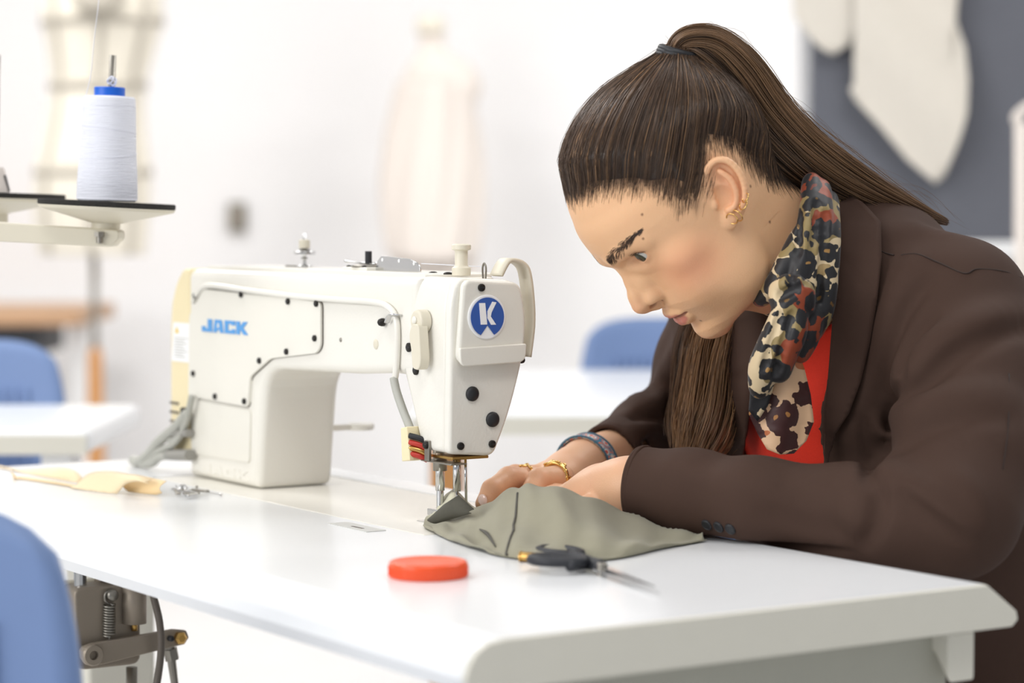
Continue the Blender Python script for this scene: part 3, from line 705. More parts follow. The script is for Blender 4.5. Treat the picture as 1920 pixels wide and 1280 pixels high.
# ================================================================== thread stand with spools
sD = 2.38
base = PD(-75, 430, 2.40)
SS = Sp('w', (base[0], base[1] + .02, TT)); ts = thing('thread_stand', 'thread stand with felt topped trays standing at the left end of the table', 'thread stand', SS)
zb = PD(100, 440, sD)[2]
mk('pole', tube([(base[0], base[1] + .02, TT), (base[0], base[1] + .02, TT + .62)], .008, 14), M_chrome, SS, ts, smooth=True)
mk('pole_foot', cyl((base[0], base[1] + .02, TT), (0, 0, 1), .025, .012, 24, .003), M_dull, SS, ts, smooth=False)
b0 = PD(-130, 428, sD); b1 = PD(229, 445, sD)
# trough-shaped carrier bar
bz0, bz1 = PD(0, 414, sD)[2], PD(0, 452, sD)[2]
def bx(x, y): p = PD(x, y, sD); return (p[0], sD - .018, p[2])
pl = [bx(-130, 408), bx(225, 431), bx(229, 436), bx(228, 448), bx(214, 462), bx(204, 462), bx(-130, 446)]
mk('carrier_bar', prism(pl, (0, .036, 0)), M_cream, SS, ts, bevel=.004)
def disc(cx_, cy_, D, w, tilt, pin, par):
    c = PD(cx_, cy_, D); r = w / 2 / FPX * D; ax = (tilt, 0, 1)
    d = mk('spool_tray', lathe(c, ax, [(.014, -.026), (.014, -.016), (.02, -.0145), (r * .97, -.003), (r, -.0005), (r, 0), (.001, .0)], 48), M_cream, SS, par, smooth=False)
    mk('felt_pad', lathe(c, ax, [(r * .985, 0), (r, .001), (r, .0045), (r * .985, .0055), (.001, .0055)], 48), M_felt, SS, d, smooth=False)
    mk('tray_bolt', join(cyl(c + np.array([-.004, -.020, -.024]), (0, 0, -1), .0052, .005, 6), cyl(c + np.array([-.004, -.020, -.028]), (0, 0, -1), .0032, .007, 12)), M_dull, SS, d)
    if pin:
        u = np.array(ax) / np.linalg.norm(ax)
        mk('spool_pin', tube([c, c + u * .148], .0033, 12), M_dull, SS, d, smooth=True)
    return c
c1 = disc(200, 388, sD, 256, .050, True, ts)
c2 = disc(-10, 371, 2.53, 262, .03, True, ts)
# spool on the near tray
ax = np.array((.034, 0, 1.)); ax /= np.linalg.norm(ax)
z0 = c1 + ax * .0057; hS = .102; kS = .90
SPS = Sp('w', z0); spo = thing('thread_spool', 'white thread cone with blue top on the nearest spool tray', 'thread spool', SPS)
prf = [(.0305 * kS, 0), (.0332 * kS, .002)]
for i in range(60):
    u = i / 59; prf.append((kS * (.0332 - .0052 * u) + .00022 * math.sin(u * 9) + (.00012 if i % 2 else -.00012), .002 + u * (hS - .004)))
prf += [(.0265 * kS, hS), (.012, hS + .0008), (.001, hS + .0008)]
mk('thread_winding', lathe(z0, ax, prf, 56), M_thread, SPS, spo, smooth=True)
for k, (h0, dz) in enumerate(((.022, .006), (.018, -.006), (.045, .004), (.07, -.003), (.09, .003), (.012, .004))):
    P = []
    for t in np.linspace(0, 2 * PI, 60):
        h = h0 + dz * math.sin(t + k); r = kS * (.0332 - .0052 * (h / hS)) + .0002
        u, w, a = basis(ax); P.append(z0 + a * h + r * (math.cos(t) * u + math.sin(t) * w))
    mk('thread_turn', tube(P, .0002, 5), M_thread, SPS, spo)
mk('spool_cap', lathe(z0, ax, [(.0150, hS + .0005), (.0150, hS + .0085), (.0142, hS + .0092), (.0055, hS + .0092), (.0055, hS + .003)], 36), M_capblue, SPS, spo, bevel=.0003)
mk('loose_thread', tube([z0 + ax * hS + np.array([-.0235, 0, 0]), PD(170, 140, sD), PD(177, 70, sD), PD(188, -20, sD)], .00035, 6, 6), M_thread, SPS, spo, smooth=True)
q = z0 + ax * (hS + .012) + np.array([.003, -.004, 0])
mk('thread_tuft', join(*[torus(q + np.array([.002 * math.sin(k * 2), -.001 * k, .003 + .001 * math.cos(k * 3)]), (math.sin(k), 1, math.cos(k * 2)), .004, .0006, 14, 5) for k in range(4)]), M_thread, SPS, spo)
# grey cone at the frame's left edge, on the far tray
z2 = c2 + np.array([0, 0, .0057]); sp2 = Sp('w', z2)
s2 = thing('thread_spool', 'partly cut off grey cone holder on the far spool tray at the left edge', 'thread spool', sp2)
mk('cone_holder', lathe(z2, (0, 0, 1), [(.016, 0), (.0155, .004), (.011, .022), (.0095, .026), (.001, .026)], 24), M_form2, sp2, s2, smooth=False)
mk('cone_clip', tube([z2 + np.array([.016, -.004, .001]), z2 + np.array([.012, -.005, .018])], .0012, 6), M_blk, sp2, s2)

# ================================================================== loose things on the table
lc = SO((G(725, 1095) + G(882, 1095)) / 2); lc = SO(G(803, 1080))
LS = Sp('t', (lc[0], lc[1], 0)); ld_ = thing('jar_lid', 'round orange-red plastic lid lying in front on the table', 'lid', LS)
lr = .0302
mk('lid_body', lathe(Q(lc[0], lc[1], 0), (0, 0, 1), [(lr * .99, 0), (lr, .001), (lr * 1.005, .0085), (lr * .985, .0112), (lr * .93, .0122), (lr * .9, .0118), (.001, .0116)], 64), M_orange, LS, ld_, smooth=False, bevel=.0008)
kn = [tube([np.array(Q(lc[0], lc[1], .0015)) + lr * 1.002 * np.array([math.cos(t), math.sin(t), 0]), np.array(Q(lc[0], lc[1], .0085)) + lr * 1.006 * np.array([math.cos(t), math.sin(t), 0])], .0005, 4) for t in np.linspace(0, 2 * PI, 72, endpoint=False)]
mk('grip_ridges', join(*kn), M_orange, LS, ld_)['kind'] = 'stuff'
# scissors
def gp(x, y, z=TT): return G(x, y, z)
S_c = SO(gp(1110, 1070)); XS = Sp('t', (S_c[0], S_c[1], 0)); sx = thing('scissors', 'small scissors with black handles and thin steel blades beside the cloth', 'scissors', XS)
def tq(P): q = SO(P); return np.array(Q(*q))
def loopz(cx_, cy_, rx, ry, rot, z=.006, r=.0042):
    c = gp(cx_, cy_); pts = []
    for t in np.linspace(0, 2 * PI, 25)[:-1]:
        dx, dy = rx * math.cos(t), ry * math.sin(t)
        pts.append(tq(c + np.array([dx * math.cos(rot) - dy * math.sin(rot), dx * math.sin(rot) + dy * math.cos(rot), z])))
    pts.append(pts[0]); return tube(pts, r, 8, cap=False)
hb = gp(1125, 1073)
for k, (cx_, cy_, rot) in enumerate(((1050, 1050, -.9), (1046, 1072, -.25))):
    mk('handle', join(loopz(cx_, cy_, .021, .0125, rot, .0065 + .003 * k, .0042), tube([tq(gp(cx_ + 22, cy_ + 6) + np.array([0, 0, .007])), tq(gp(1100, 1068 + 4 * k) + np.array([0, 0, .007])), tq(gp(1128, 1078 - 2 * k) + np.array([0, 0, .006]))], [.0045, .005, .0055], 8, 4)), M_blk, XS, sx, smooth=True)
for k, (tx, ty) in enumerate(((1236, 1118), (1228, 1108))):
    a_, b_ = gp(1120, 1076 - 3 * k), gp(tx, ty); d = b_ - a_; n_ = np.array([-d[1], d[0], 0]); n_ /= np.linalg.norm(n_)
    z = np.array([0, 0, .003 + .002 * k])
    mk('blade', prism([tq(a_ + n_ * .004 + z), tq(a_ - n_ * .004 + z), tq(b_ + z * .5)], (0, 0, .0016)), M_chrome, XS, sx)
mk('pivot_screw', cyl(tq(gp(1128, 1078)), (0, 0, 1), .004, .010, 16, .001), M_dull, XS, sx)
# brass thimble-like tube beside the handles
bq = gp(995, 1054); BSp = Sp('t', tuple(SO(bq)[:2]) + (0,))
bt = thing('brass_bobbin', 'tiny brass bobbin lying between the cloth and the scissors', 'bobbin', BSp)
ba, bb_ = tq(gp(977, 1053) + np.array([0, 0, .0042])), tq(gp(1012, 1055) + np.array([0, 0, .0042]))
mk('barrel', tube([ba, ba * .9 + bb_ * .1, ba * .1 + bb_ * .9, bb_], [.0036, .004, .004, .0036], 14), M_brass, BSp, bt, smooth=True)
for e_ in (ba, bb_): mk('flange', lathe(e_, bb_ - ba, [(.0044, -.0007), (.0044, .0007)], 18), M_brass, BSp, bt)

# cloth being sewn: olive, one draped surface
bot = [(794, 990), (842, 1014), (900, 1034), (960, 1047), (1050, 1055), (1150, 1049), (1240, 1030), (1318, 1016)]
mid = [(800, 974), (838, 982), (892, 992), (958, 986), (1046, 988), (1130, 998), (1228, 1000), (1314, 1002)]
rid = [(818, 955), (846, 926), (888, 950), (958, 922), (1006, 908), (1092, 930), (1190, 966), (1286, 974)]
rows = []
B = [SO(G(x, y)) for x, y in bot]
ro = [max(b[1] + .045, .318) for b in B]; ro[0] = .300; ro[1] = .322; ro[2] = .318
Rr = [on_o(x, y, o) for (x, y), o in zip(rid, ro)]
Mm = [on_o(x, y, b[1] * .55 + o * .45) for (x, y), b, o in zip(mid, B, ro)]
rows.append([b + np.array([0, .004, .0015]) for b in B])
rows.append([b + np.array([0, 0, .0035]) for b in B]); rows.append(Mm); rows.append(Rr)
rows.append([r + np.array([0, .022, -r[2] * .45]) for r in Rr]); rows.append([np.array([r[0], r[1] + .045, .003]) for r in Rr])
rows = np.array(rows); R1 = np.array([catmull(r, 14) for r in rows]); R2_ = np.array([catmull(R1[:, j], 12) for j in range(R1.shape[1])])
n0, n1 = R2_.shape[:2]
for i in range(n0):
    for j in range(n1):
        u, w = i / n0, j / n1; env = max(0, math.sin(PI * w)) ** .4
        R2_[i, j, 2] += env * (.0022 * math.sin(u * 24 + w * 9) + .0015 * math.sin(u * 55 - w * 14) + .0028 * math.sin(w * 16 + u * 21 + 1)) * min(1, w * 5)
        R2_[i, j, 2] = max(R2_[i, j, 2], .0018)
CSp = Sp('t', (SO(G(1000, 1000))[0], .3, 0))
ct = thing('sewn_cloth', 'crumpled olive grey cloth being sewn under the needle', 'cloth', CSp)
sheet_ob = mk('cloth_sheet', gridsurf([[Q(*p) for p in r] for r in R2_]), M_cloth, CSp, ct, smooth=True, solid=.0012)
def surf(i, j): return np.array(Q(*R2_[i, j])) + np.array([0, -.0006, .0012])
fl_ = []
for (x, y, o), (x2, y2, o2) in zip([(800, 986, .277), (822, 980, .279), (850, 972, .281), (884, 962, .283)], [(806, 972, .283), (832, 946, .287), (860, 928, .289), (889, 954, .288)]):
    a_, b_ = on_o(x, y, o), on_o(x2, y2, o2); fl_.append([Q(*(a_ + (b_ - a_) * t + np.array([0, -.004 * math.sin(PI * t), 0]))) for t in np.linspace(0, 1, 6)])
mk('folded_corner', gridsurf(fl_), mat('olive_cloth_dark', (74, 72, 62), .85, noise=.08, nscale=200), CSp, ct, smooth=True, solid=.0006)  # folded underside in a darker tone than the sheet
seam = [surf(int(47 - 9 * (1 - j / (n1 * .6))), j) for j in range(6, int(n1 * .60), 3)]
mk('seam', tube(seam, .0010, 6), M_clothd, CSp, ct, smooth=True)
mk('notch_mark', tube([surf(30, 24), surf(33, 20), surf(36, 16)], [.0006, .0017, .0006], 6, 3), M_clothd, CSp, ct, smooth=True)
# peach ribbon: soft strips that stand and turn over on themselves
RSp = Sp('t', tuple(SO(G(160, 905))[:2]) + (0,)); rt = thing('ribbon', 'twisted peach coloured ribbon lying on the table at the left', 'ribbon', RSp)
def strip(up_, lo_, o0, o1, m, bow=.004):
    U_ = catmull([tuple(on_o(x, y, o0 + (o1 - o0) * k / (len(up_) - 1))) for k, (x, y) in enumerate(up_)], 8); L_ = catmull([tuple(on_o(x, y, o0 - .006 + (o1 - o0) * k / (len(lo_) - 1))) for k, (x, y) in enumerate(lo_)], 8)
    P = []
    for a_, b_ in zip(U_, L_): P.append([Q(*(np.array([1, 1, 0]) * (c := a_ + (b_ - a_) * t + np.array([0, -bow * math.sin(PI * t), 0])) + np.array([0, 0, max(.001, c[2])]))) for t in np.linspace(0, 1, 7)])
    mk('ribbon_band', gridsurf(P), m, RSp, rt, smooth=True, solid=.0006)
M_rib2 = mat('peach_ribbon_deep', (244, 214, 164), .55)
strip([(-20, 882), (30, 880), (70, 878), (110, 876), (135, 880), (152, 893), (157, 905)], [(-20, 893), (30, 896), (65, 895), (100, 900), (125, 908), (140, 915), (150, 918)], .150, .165, M_ribbon)
strip([(22, 884), (32, 896), (50, 908), (90, 917), (140, 919), (168, 916)], [(28, 890), (36, 906), (60, 919), (100, 927), (145, 932), (172, 931)], .118, .150, M_rib2, .002)
strip([(140, 913), (165, 889), (200, 883), (240, 888), (268, 893), (285, 900)], [(146, 931), (186, 944), (216, 928), (236, 908), (258, 902), (280, 906)], .140, .172, M_ribbon, .006)
strip([(225, 891), (250, 889), (280, 895), (312, 902)], [(226, 906), (246, 926), (274, 932), (304, 924)], .165, .185, M_rib2, .005)
# paper-clip like pins at the ribbon's end
for k, (x, y, a) in enumerate(((338, 922, .3), (352, 930, 1.2), (362, 934, 2.2), (374, 927, .2), (348, 920, 2.8), (398, 926, .1))):
    c = SO(G(x, y)); sp_ = Sp('t', (c[0], c[1], 0)); d = np.array([math.cos(a), math.sin(a), 0]); n_ = np.array([-d[1], d[0], 0]); c3 = np.array(Q(c[0], c[1], .0022 + .0006 * k))
    if k < 5:
        o = mk('sewing_clip', tube([c3 - d * .012, c3 + d * .008, c3 + d * .011 + n_ * .002, c3 + d * .008 + n_ * .004, c3 - d * .008 + n_ * .004, c3 - d * .012 + n_ * .006 + np.array([0, 0, .003])], .0013, 7, 4), M_dull if k % 2 else M_chrome, sp_, None, smooth=True)
        tag(o, ('bright steel clip touching the end of the peach ribbon', 'dull steel clip in the middle of the small metal heap', 'bright steel clip lowest and nearest in the small metal heap', 'dull steel clip at the right of the small metal heap', 'bright steel clip at the back of the small metal heap')[k], 'clip', 'steel clips by the ribbon')
    else:
        o = mk('sewing_pin', join(tube([c3 - d * .014 - np.array([0, 0, .004]), c3 + d * .016 - np.array([0, 0, .004])], .0005, 6), lathe(c3 + d * .016 - np.array([0, 0, .004]), d, [(.0012, -.001), (.0012, .001)], 8)), M_chrome, sp_, None)
        tag(o, 'thin steel pin lying right of the clip heap', 'pin')

# ================================================================== presser mechanism below the table
BS = Sp('t', (.8, .09, -.155)); pm = thing('pedal_unit', 'grey metal lifter box with spring and lever under the table edge', 'mechanism', BS)
c = [on_s(x, y, .80) for x, y in ((140, 1098), (266, 1102), (266, 1240), (140, 1262))]
bp = rpoly([(.060, -.073, .008), (.127, -.073, .004), (.127, -.151, .010), (.060, -.151, .012)], .01, 5)
mk('housing', poz(bp, .80, .835), M_iron, BS, pm, bevel=.003, bseg=3)
mk('housing_back', poz(rpoly([(.050, -.072, .010), (.13, -.072, .01), (.13, -.153, .01), (.050, -.153, .012)], .01, 5), .836, .85), M_cream, BS, pm, bevel=.003)
mk('mount_bolt', join(tube([Q(.815, .072, -.073), Q(.815, .072, -.034)], .006, 12), tube([Q(.815, .072, -.05), Q(.815, .072, -.042)], .009, 6)), M_chrome, BS, pm)
mk('mount_strut', tbox(.82, .835, .095, .12, -.075, -.034), M_iron, BS, pm)
def os(x, y, s=.796): q = on_s(x, y, s); return np.array(Q(*q))
P = []
for t in np.linspace(0, 1, 200):
    c0 = os(205, 1132) * (1 - t) + os(204, 1192) * t; a = t * 2 * PI * 12; P.append(c0 + .0052 * np.array([math.cos(a), math.sin(a), 0]))
sg = mk('spring', tube(P, .0011, 6), M_dull, BS, pm, smooth=True)
mk('spring_hook', tube([os(205, 1132), os(197, 1125), os(198, 1112), os(206, 1108)], .0012, 6, 4), M_dull, BS, sg, smooth=True)
mk('spring_hook', tube([os(205, 1192), os(206, 1205), os(205, 1235)], .0012, 6, 4), M_dull, BS, sg, smooth=True)
mk('spring_post', lathe(os(206, 1114, .80), (1, 0, 0), [(.0055, 0), (.0055, .008), (.004, .0095), (.0001, .0095)], 16), M_dull, BS, pm, smooth=True)
mk('damper', tube([os(252, 1085), os(252, 1168)], .0115, 18), M_iron, BS, pm, smooth=True)
mk('damper_rod', tube([os(252, 1165), os(252, 1182)], .003, 10), M_brass, BS, pm, smooth=True)
lvp = [os(x, y, .795) for x, y in ((152, 1210), (170, 1204), (320, 1178), (345, 1180), (350, 1193), (342, 1206), (178, 1246), (160, 1244), (147, 1232), (146, 1218))]
lev = mk('lever', prism(lvp, (.006, 0, 0)), M_iron, BS, pm, bevel=.0015)
mk('lever_hub', lathe(os(170, 1226, .789), (1, 0, 0), [(.0105, 0), (.0105, .006), (.009, .008), (.0045, .008), (.0045, .003)], 24), M_iron, BS, lev, smooth=False)
for x, y, r in ((318, 1196, .0028), (336, 1195, .0062)):
    mk('lever_nut', lathe(os(x, y, .789), (1, 0, 0), [(r, 0), (r, .005), (r * .6, .007), (.0001, .007)], 6 if r > .004 else 14), M_brass if r > .004 else M_black, BS, lev)
mk('pull_rod', tube([os(318, 1198, .81), os(320, 1225, .81), os(330, 1300, .81), os(345, 1420, .81)], [.004, .0045, .0036, .0036], 10, 3), M_dull, BS, pm, smooth=True)
mk('rod_nut', tube([os(319, 1216, .81), os(323, 1236, .81)], .0072, 6), M_dull, BS, pm)
mk('control_cable', tube([os(280, 1080, .78), os(288, 1118, .78), os(299, 1165, .775), os(302, 1215, .775), os(296, 1270, .78), os(285, 1330, .78), os(282, 1420, .78)], .0036, 10, 6), M_dcable, BS, pm, smooth=True)
mk('guide_tube', tube([os(247, 1250, .82), os(246, 1420, .82)], .0055, 12), M_dull, BS, pm, smooth=True)
# ================================================================== the person
M_skin = attr_mat('skin', .46, sss=.12, bump=.12, bscale=700, spec=.4)
M_hair = attr_mat('brown_hair', .36, spec=.5)
M_jacket = mat('brown_suiting', (70, 52, 44), .82, noise=.05, nscale=900, bump=.12, bscale=2200, spec=.2)
M_shirt = mat('red_knit', (216, 48, 26), .75, noise=.06, nscale=500, bump=.3, bscale=900, spec=.3)
M_trous = mat('dark_trousers', (46, 42, 42), .8, noise=.05)

HIP = W(.30, .86, 0); HIP[2] = 0
PS = Sp('w', (HIP[0], HIP[1], 0))
pr = thing('person', 'seated person in brown blazer and leopard scarf bending over the machine', 'person', PS)

# ---- head frame: x = left, y = forward, z = up, in millimetres
phi, psi = math.radians(40), math.radians(18)
hF0 = np.array([-math.cos(psi), -math.sin(psi), 0]); hL = np.array([math.sin(psi), -math.cos(psi), 0]); hU0 = np.array([0, 0, 1.])
hF = hF0 * math.cos(phi) - hU0 * math.sin(phi); hU = hU0 * math.cos(phi) + hF0 * math.sin(phi)
HC = PD(1345, 378, 2.08) - .070 * hL
HM = np.stack([hL, hF, hU])                       # rows
def h2w(p): return HC + (np.asarray(p, float) / 1000) @ HM
def w2h(p): return ((np.asarray(p, float) - HC) @ HM.T) * 1000
def mid(x, y, xl=0.0):
    """photo pixel -> head coordinates on the sagittal plane x = xl"""
    r = ray(x, y); q = HC + hL * xl / 1000; return w2h(CAM + r * (((q - CAM) @ hL) / (r @ hL)))
NB = PD(1560, 510, 2.22)                          # base of the neck
nb = w2h(NB)
VOX = .95
hd = Field((-92, -118, -150), (92, 108, 124), VOX)
hd.ell((0, -2, 35), (72.5, 94.5, 82))
# face block: sections with a front profile
zk = np.array([-116, -110, -103, -95, -87, -75, -65, -55, -40, -20, -5, 5, 20, 40.])
fk = np.array([44, 52, 60, 63, 62.5, 68.5, 74, 76.5, 75, 77, 83, 87.5, 90, 86.])
ak = np.array([10, 20, 31, 39, 45, 52.5, 57, 60.5, 64, 67, 68.5, 69, 69, 66.])
ck = np.array([22, 22, 22, 22, 21, 18, 16, 14, 12, 8, 4, 2, 0, 0.])
def face(x, y, z):
    yf, a, c = np.interp(z, zk, fk), np.interp(z, zk, ak), np.interp(z, zk, ck)
    u = np.abs(x) / a; v = np.where(y > c, (y - c) / (yf - c), (c - y) / 46.0)
    e = (np.maximum(u, 1e-6) ** 2.05 + np.maximum(v, 1e-6) ** 2.15) ** (1 / 2.1) - 1
    d = e * np.minimum(a, yf - c) * .92
    lowr = (-111.5 + np.maximum(0, 47 - y) * .80) - z          # lower border of the jaw
    d = -smin(-d, -lowr * .78, 9.0); d = -smin(-d, -(z - 38), 10.0)
    return d
hd.op(face, (-75, -40, -118), (75, 98, 42), 16.0)
for sx in (-1, 1):
    hd.ell((sx * 47, 44, -20), (17, 19, 17), 14)               # cheek bone
    hd.ell((sx * 39, 46, -48), (18, 18, 21), 16)               # cheek
    hd.ell((sx * 51, 14, -50), (8, 20, 22), 18)                # jaw angle
    hd.cone((sx * 30, 14, -66), nb * .55 + np.array([sx * 24, 8, -30]), 24, 26, 26)   # below the jaw
    hd.ell((sx * 32, 86, 0.5), (17, 14.5, 9), 10, 's')        # eye socket
    hd.chain([(sx * 10, 86, 9), (sx * 26, 79, 13), (sx * 46, 62, 12)], [6, 6.5, 5.5], 8)   # brow ridge
    hd.ell((sx * 62, 36, 22), (10, 22, 22), 18, 's') if False else None
# nose
hd.chain([(0, 79.5, 3), (0, 80.6, -8), (0, 83.2, -20), (0, 88.0, -33), (0, 90.2, -41.0)], [6.8, 6.4, 6.6, 7.6, 8.8], 5)
for sx in (-1, 1):
    hd.chain([(sx * 6, 74, -8), (sx * 8, 75, -24), (sx * 9.5, 78, -37.5)], [7, 8, 7.4], 7)
    hd.ell((sx * 12.6, 77.5, -41.0), (5.2, 10.0, 6.4), 6)
    hd.chain([(sx * 17.5, 71, -36), (sx * 19.5, 67.5, -43), (sx * 17.5, 69, -50)], [1.4, 2.0, 1.6], 2.5, 's')
    hd.ell((sx * 17.5, 70, -45), (3.5, 7, 7), 5, 's') if False else None
hd.chain([(0, 88, -46.5), (0, 79, -51.5)], [4.6, 4.6], 4)
for sx in (-1, 1): (hd.ell((sx * 7.2, 82.5, -51.5), (3.3, 7.0, 4.6), 1.6, 's'), hd.ell((sx * 12.0, 82.8, -48.6), (8.4, 7.0, 3.7), 1.0, 's'))
# mouth
hd.chain([(0, 73.2, -65.6), (7, 72.6, -65.2), (15, 69.2, -66), (23.5, 62.0, -66.6)], [4.9, 4.8, 3.8, 2.0], 3.2)
hd.chain([(0, 73.2, -65.6), (-7, 72.6, -65.2), (-15, 69.2, -66), (-23.5, 62.0, -66.6)], [4.9, 4.8, 3.8, 2.0], 3.2)
hd.chain([(0, 68.0, -76.4), (8, 67.2, -76), (16, 64.4, -72.8), (23, 60.4, -68.4)], [5.8, 5.4, 4.2, 2.0], 3.2)
hd.chain([(0, 68.0, -76.4), (-8, 67.2, -76), (-16, 64.4, -72.8), (-23, 60.4, -68.4)], [5.8, 5.4, 4.2, 2.0], 3.2)
for sx in (-1, 1): hd.chain([(0, 77.0, -71.0), (sx * 8, 76.2, -70.4), (sx * 16, 71.5, -69.2), (sx * 25, 63.4, -66.6)], [1.5, 1.5, 1.4, 1.1], 1.6, 's')
hd.ell((0, 46.5, -97.5), (17.5, 18.0, 13.5), 9)
# lids: solid ball sections before and behind the opening
EY = [(sx * 32, 62.5, 3.0) for sx in (1, -1)]; LIDZ = 6.0
for ex, ey, ez_ in EY:
    def up_lid(x, y, z):
        s_ = np.sqrt((x - ex) ** 2 + (y - ey) ** 2 + (z - ez_) ** 2) - 15.0
        cut = -((z - ez_) - (LIDZ - .028 * (x - ex) ** 2) + .16 * (y - ey - 11)) * .95
        return np.maximum(s_, cut)
    def lo_lid(x, y, z):
        s_ = np.sqrt((x - ex) ** 2 + (y - ey) ** 2 + (z - ez_) ** 2) - 14.6
        return np.maximum(s_, ((z - ez_) + 8.2 - .03 * (x - ex) ** 2) * .95)
    hd.op(up_lid, (ex - 15, ey - 4, ez_ - 15), (ex + 15, ey + 16, ez_ + 15), 1.2)
    hd.op(lo_lid, (ex - 15, ey - 4, ez_ - 15), (ex + 15, ey + 16, ez_ + 15), 2.0)
# neck
hd.cone((0, -30, -20), nb, 50, 52, 24)
hd.cone((0, 5, -80), nb + np.array([0, 18, 0]), 26, 34, 22)
# ears
for sx in (1, -1):
    E0 = np.array([sx * 71.5, -8.5, 1.5]); eu = np.array([sx * .10, -.27, .957]); eu /= np.linalg.norm(eu)
    ev = np.array([sx * .42, -.88, -.25]); ev -= eu * (ev @ eu); ev /= np.linalg.norm(ev); ew = np.cross(eu, ev) * (1 if sx < 0 else 1)
    if ew[0] * sx < 0: ew = -ew
    def ep_(u, v, w): return E0 + eu * u + ev * v + ew * w
    Rm = np.stack([eu, ev, ew])
    hd.ell(ep_(2, 3, 0), (28, 15.5, 3.6), 2.5, 'u', Rm)
    hd.ell(ep_(-23, -3, 1.5), (8, 6.5, 3.4), 4, 'u', Rm)
    hd.ell(ep_(-3, -1, 6.5), (14.5, 9.5, 7.5), 2.0, 's', Rm)                         # concha
    hd.ell(ep_(17, 4, 5.5), (9.5, 8.5, 5.0), 2.0, 's', Rm)                            # scapha
    helix = [ep_(2, -10, 3), ep_(14, -12, 3.4), ep_(25, -7, 4), ep_(31, 2, 4.4), ep_(28, 12, 4.6), ep_(17, 18, 4.8), ep_(4, 19, 4.6), ep_(-9, 15.5, 4), ep_(-18, 8, 3)]
    helix = catmull(helix, 3); hd.chain(helix, np.linspace(2.8, 2.6, len(helix)), 1.2)
    anti = catmull([ep_(21, 3, 3), ep_(12, 9, 4), ep_(0, 10.5, 4.4), ep_(-10, 7, 4), ep_(-15, 1, 3.4)], 3); hd.chain(anti, np.full(len(anti), 2.3), 1.8)
    hd.ell(ep_(-5, -10.5, 3.5), (5, 3.4, 4), 2, 'u', Rm)                           # tragus
    hd.ell(ep_(-14, 0, 3), (3.4, 4.2, 3.2), 2, 'u', Rm)
    if sx == 1: EARP = ep_
hv, hf = hd.mesh()
# skin colours (natural pigment, rouge, lip colour; painted nostril and mouth shade; darker lids)
base = L3((237, 189, 146)); n = len(hv); col = np.tile(base, (n, 1))
def blend(c, m, k=1.0): 
    global col
    col = col * (1 - (m * k)[:, None]) + c * (m * k)[:, None]
ax_ = np.abs(hv[:, 0])
blend(L3((228, 128, 98)), np.exp(-(((ax_ - 50) / 26) ** 2 + ((hv[:, 1] - 46) / 27) ** 2 + ((hv[:, 2] + 29) / 23) ** 2)), .50)
blend(L3((224, 150, 122)), np.exp(-((hv[:, 0] / 14) ** 2 + ((hv[:, 1] - 96) / 8) ** 2 + ((hv[:, 2] + 42) / 9) ** 2)), .35)
blend(L3((222, 140, 112)), np.exp(-(((ax_ - 78) / 9) ** 2 + ((hv[:, 1] + 12) / 16) ** 2 + ((hv[:, 2] - 4) / 30) ** 2)), .35)
def seg_d(P, pts):
    d = np.full(len(P), 1e9)
    for a, b in zip(pts[:-1], pts[1:]):
        a, b = np.array(a, float), np.array(b, float); ab = b - a; t = np.clip(((P - a) @ ab) / (ab @ ab), 0, 1); d = np.minimum(d, np.linalg.norm(P - a - t[:, None] * ab, axis=1))
    return d
PA = hv.copy(); PA[:, 0] = ax_
blend(L3((124, 58, 44)), sstep(1.12, .92, np.sqrt(((ax_ - 11) / 7.4) ** 2 + ((hv[:, 1] - 82.8) / 7) ** 2 + ((hv[:, 2] + 48.6) / 3.9) ** 2)), .8)  # nostril hollows darkened, their shade put into the skin colour
lip = np.minimum(seg_d(PA, [(0, 76.5, -67.2), (7, 76, -66.8), (15, 71.5, -67.2), (24.5, 63.3, -66.6)]) - np.interp(ax_, [0, 10, 24], [3.6, 3.2, .6]),
                 seg_d(PA, [(0, 73, -76), (9, 71.5, -75.6), (17, 67.2, -72), (24, 62.2, -68)]) - np.interp(ax_, [0, 10, 24], [4.8, 4.4, .8]))
blend(L3((196, 112, 104)), sstep(1.0, -1.4, lip), .85)
blend(L3((120, 52, 48)), sstep(2.2, .8, seg_d(PA, [(0, 75, -71), (8, 74.2, -70.4), (16, 69.8, -69.2), (24.5, 62.6, -66.6)])), .7)  # groove between the lips painted dark, crease shade in the colour
for ex, ey, ez_ in EY: blend(L3((196, 136, 108)), np.exp(-(((hv[:, 0] - ex) / 15) ** 2 + ((hv[:, 1] - 74) / 10) ** 2 + ((hv[:, 2] - 1) / 10) ** 2)), .45)  # skin round the eyes set darker
for m_ in (mid(1204, 400.5, 55), mid(1234, 405, 64), mid(1206, 447, 50), mid(1443, 415, 58)):   # moles
    pass
moles = [(1204, 402), (1206, 447), (1443, 416), (1407, 349), (1314, 601)]
for x, y in moles:
    r = ray(x, y); t = np.arange(1.9, 2.4, .0005); P = w2h(CAM + r * t[:, None]); ok = np.all((P > hd.lo) & (P < hd.lo + hd.v * (hd.n - 1)), axis=1); v_ = np.where(ok, hd.at(P), 9); i = np.argmax(v_ < 0)
    if v_[i] < 0: blend(L3((120, 78, 58)), sstep(1.7, .8, np.linalg.norm(hv - P[i], axis=1)), .8)
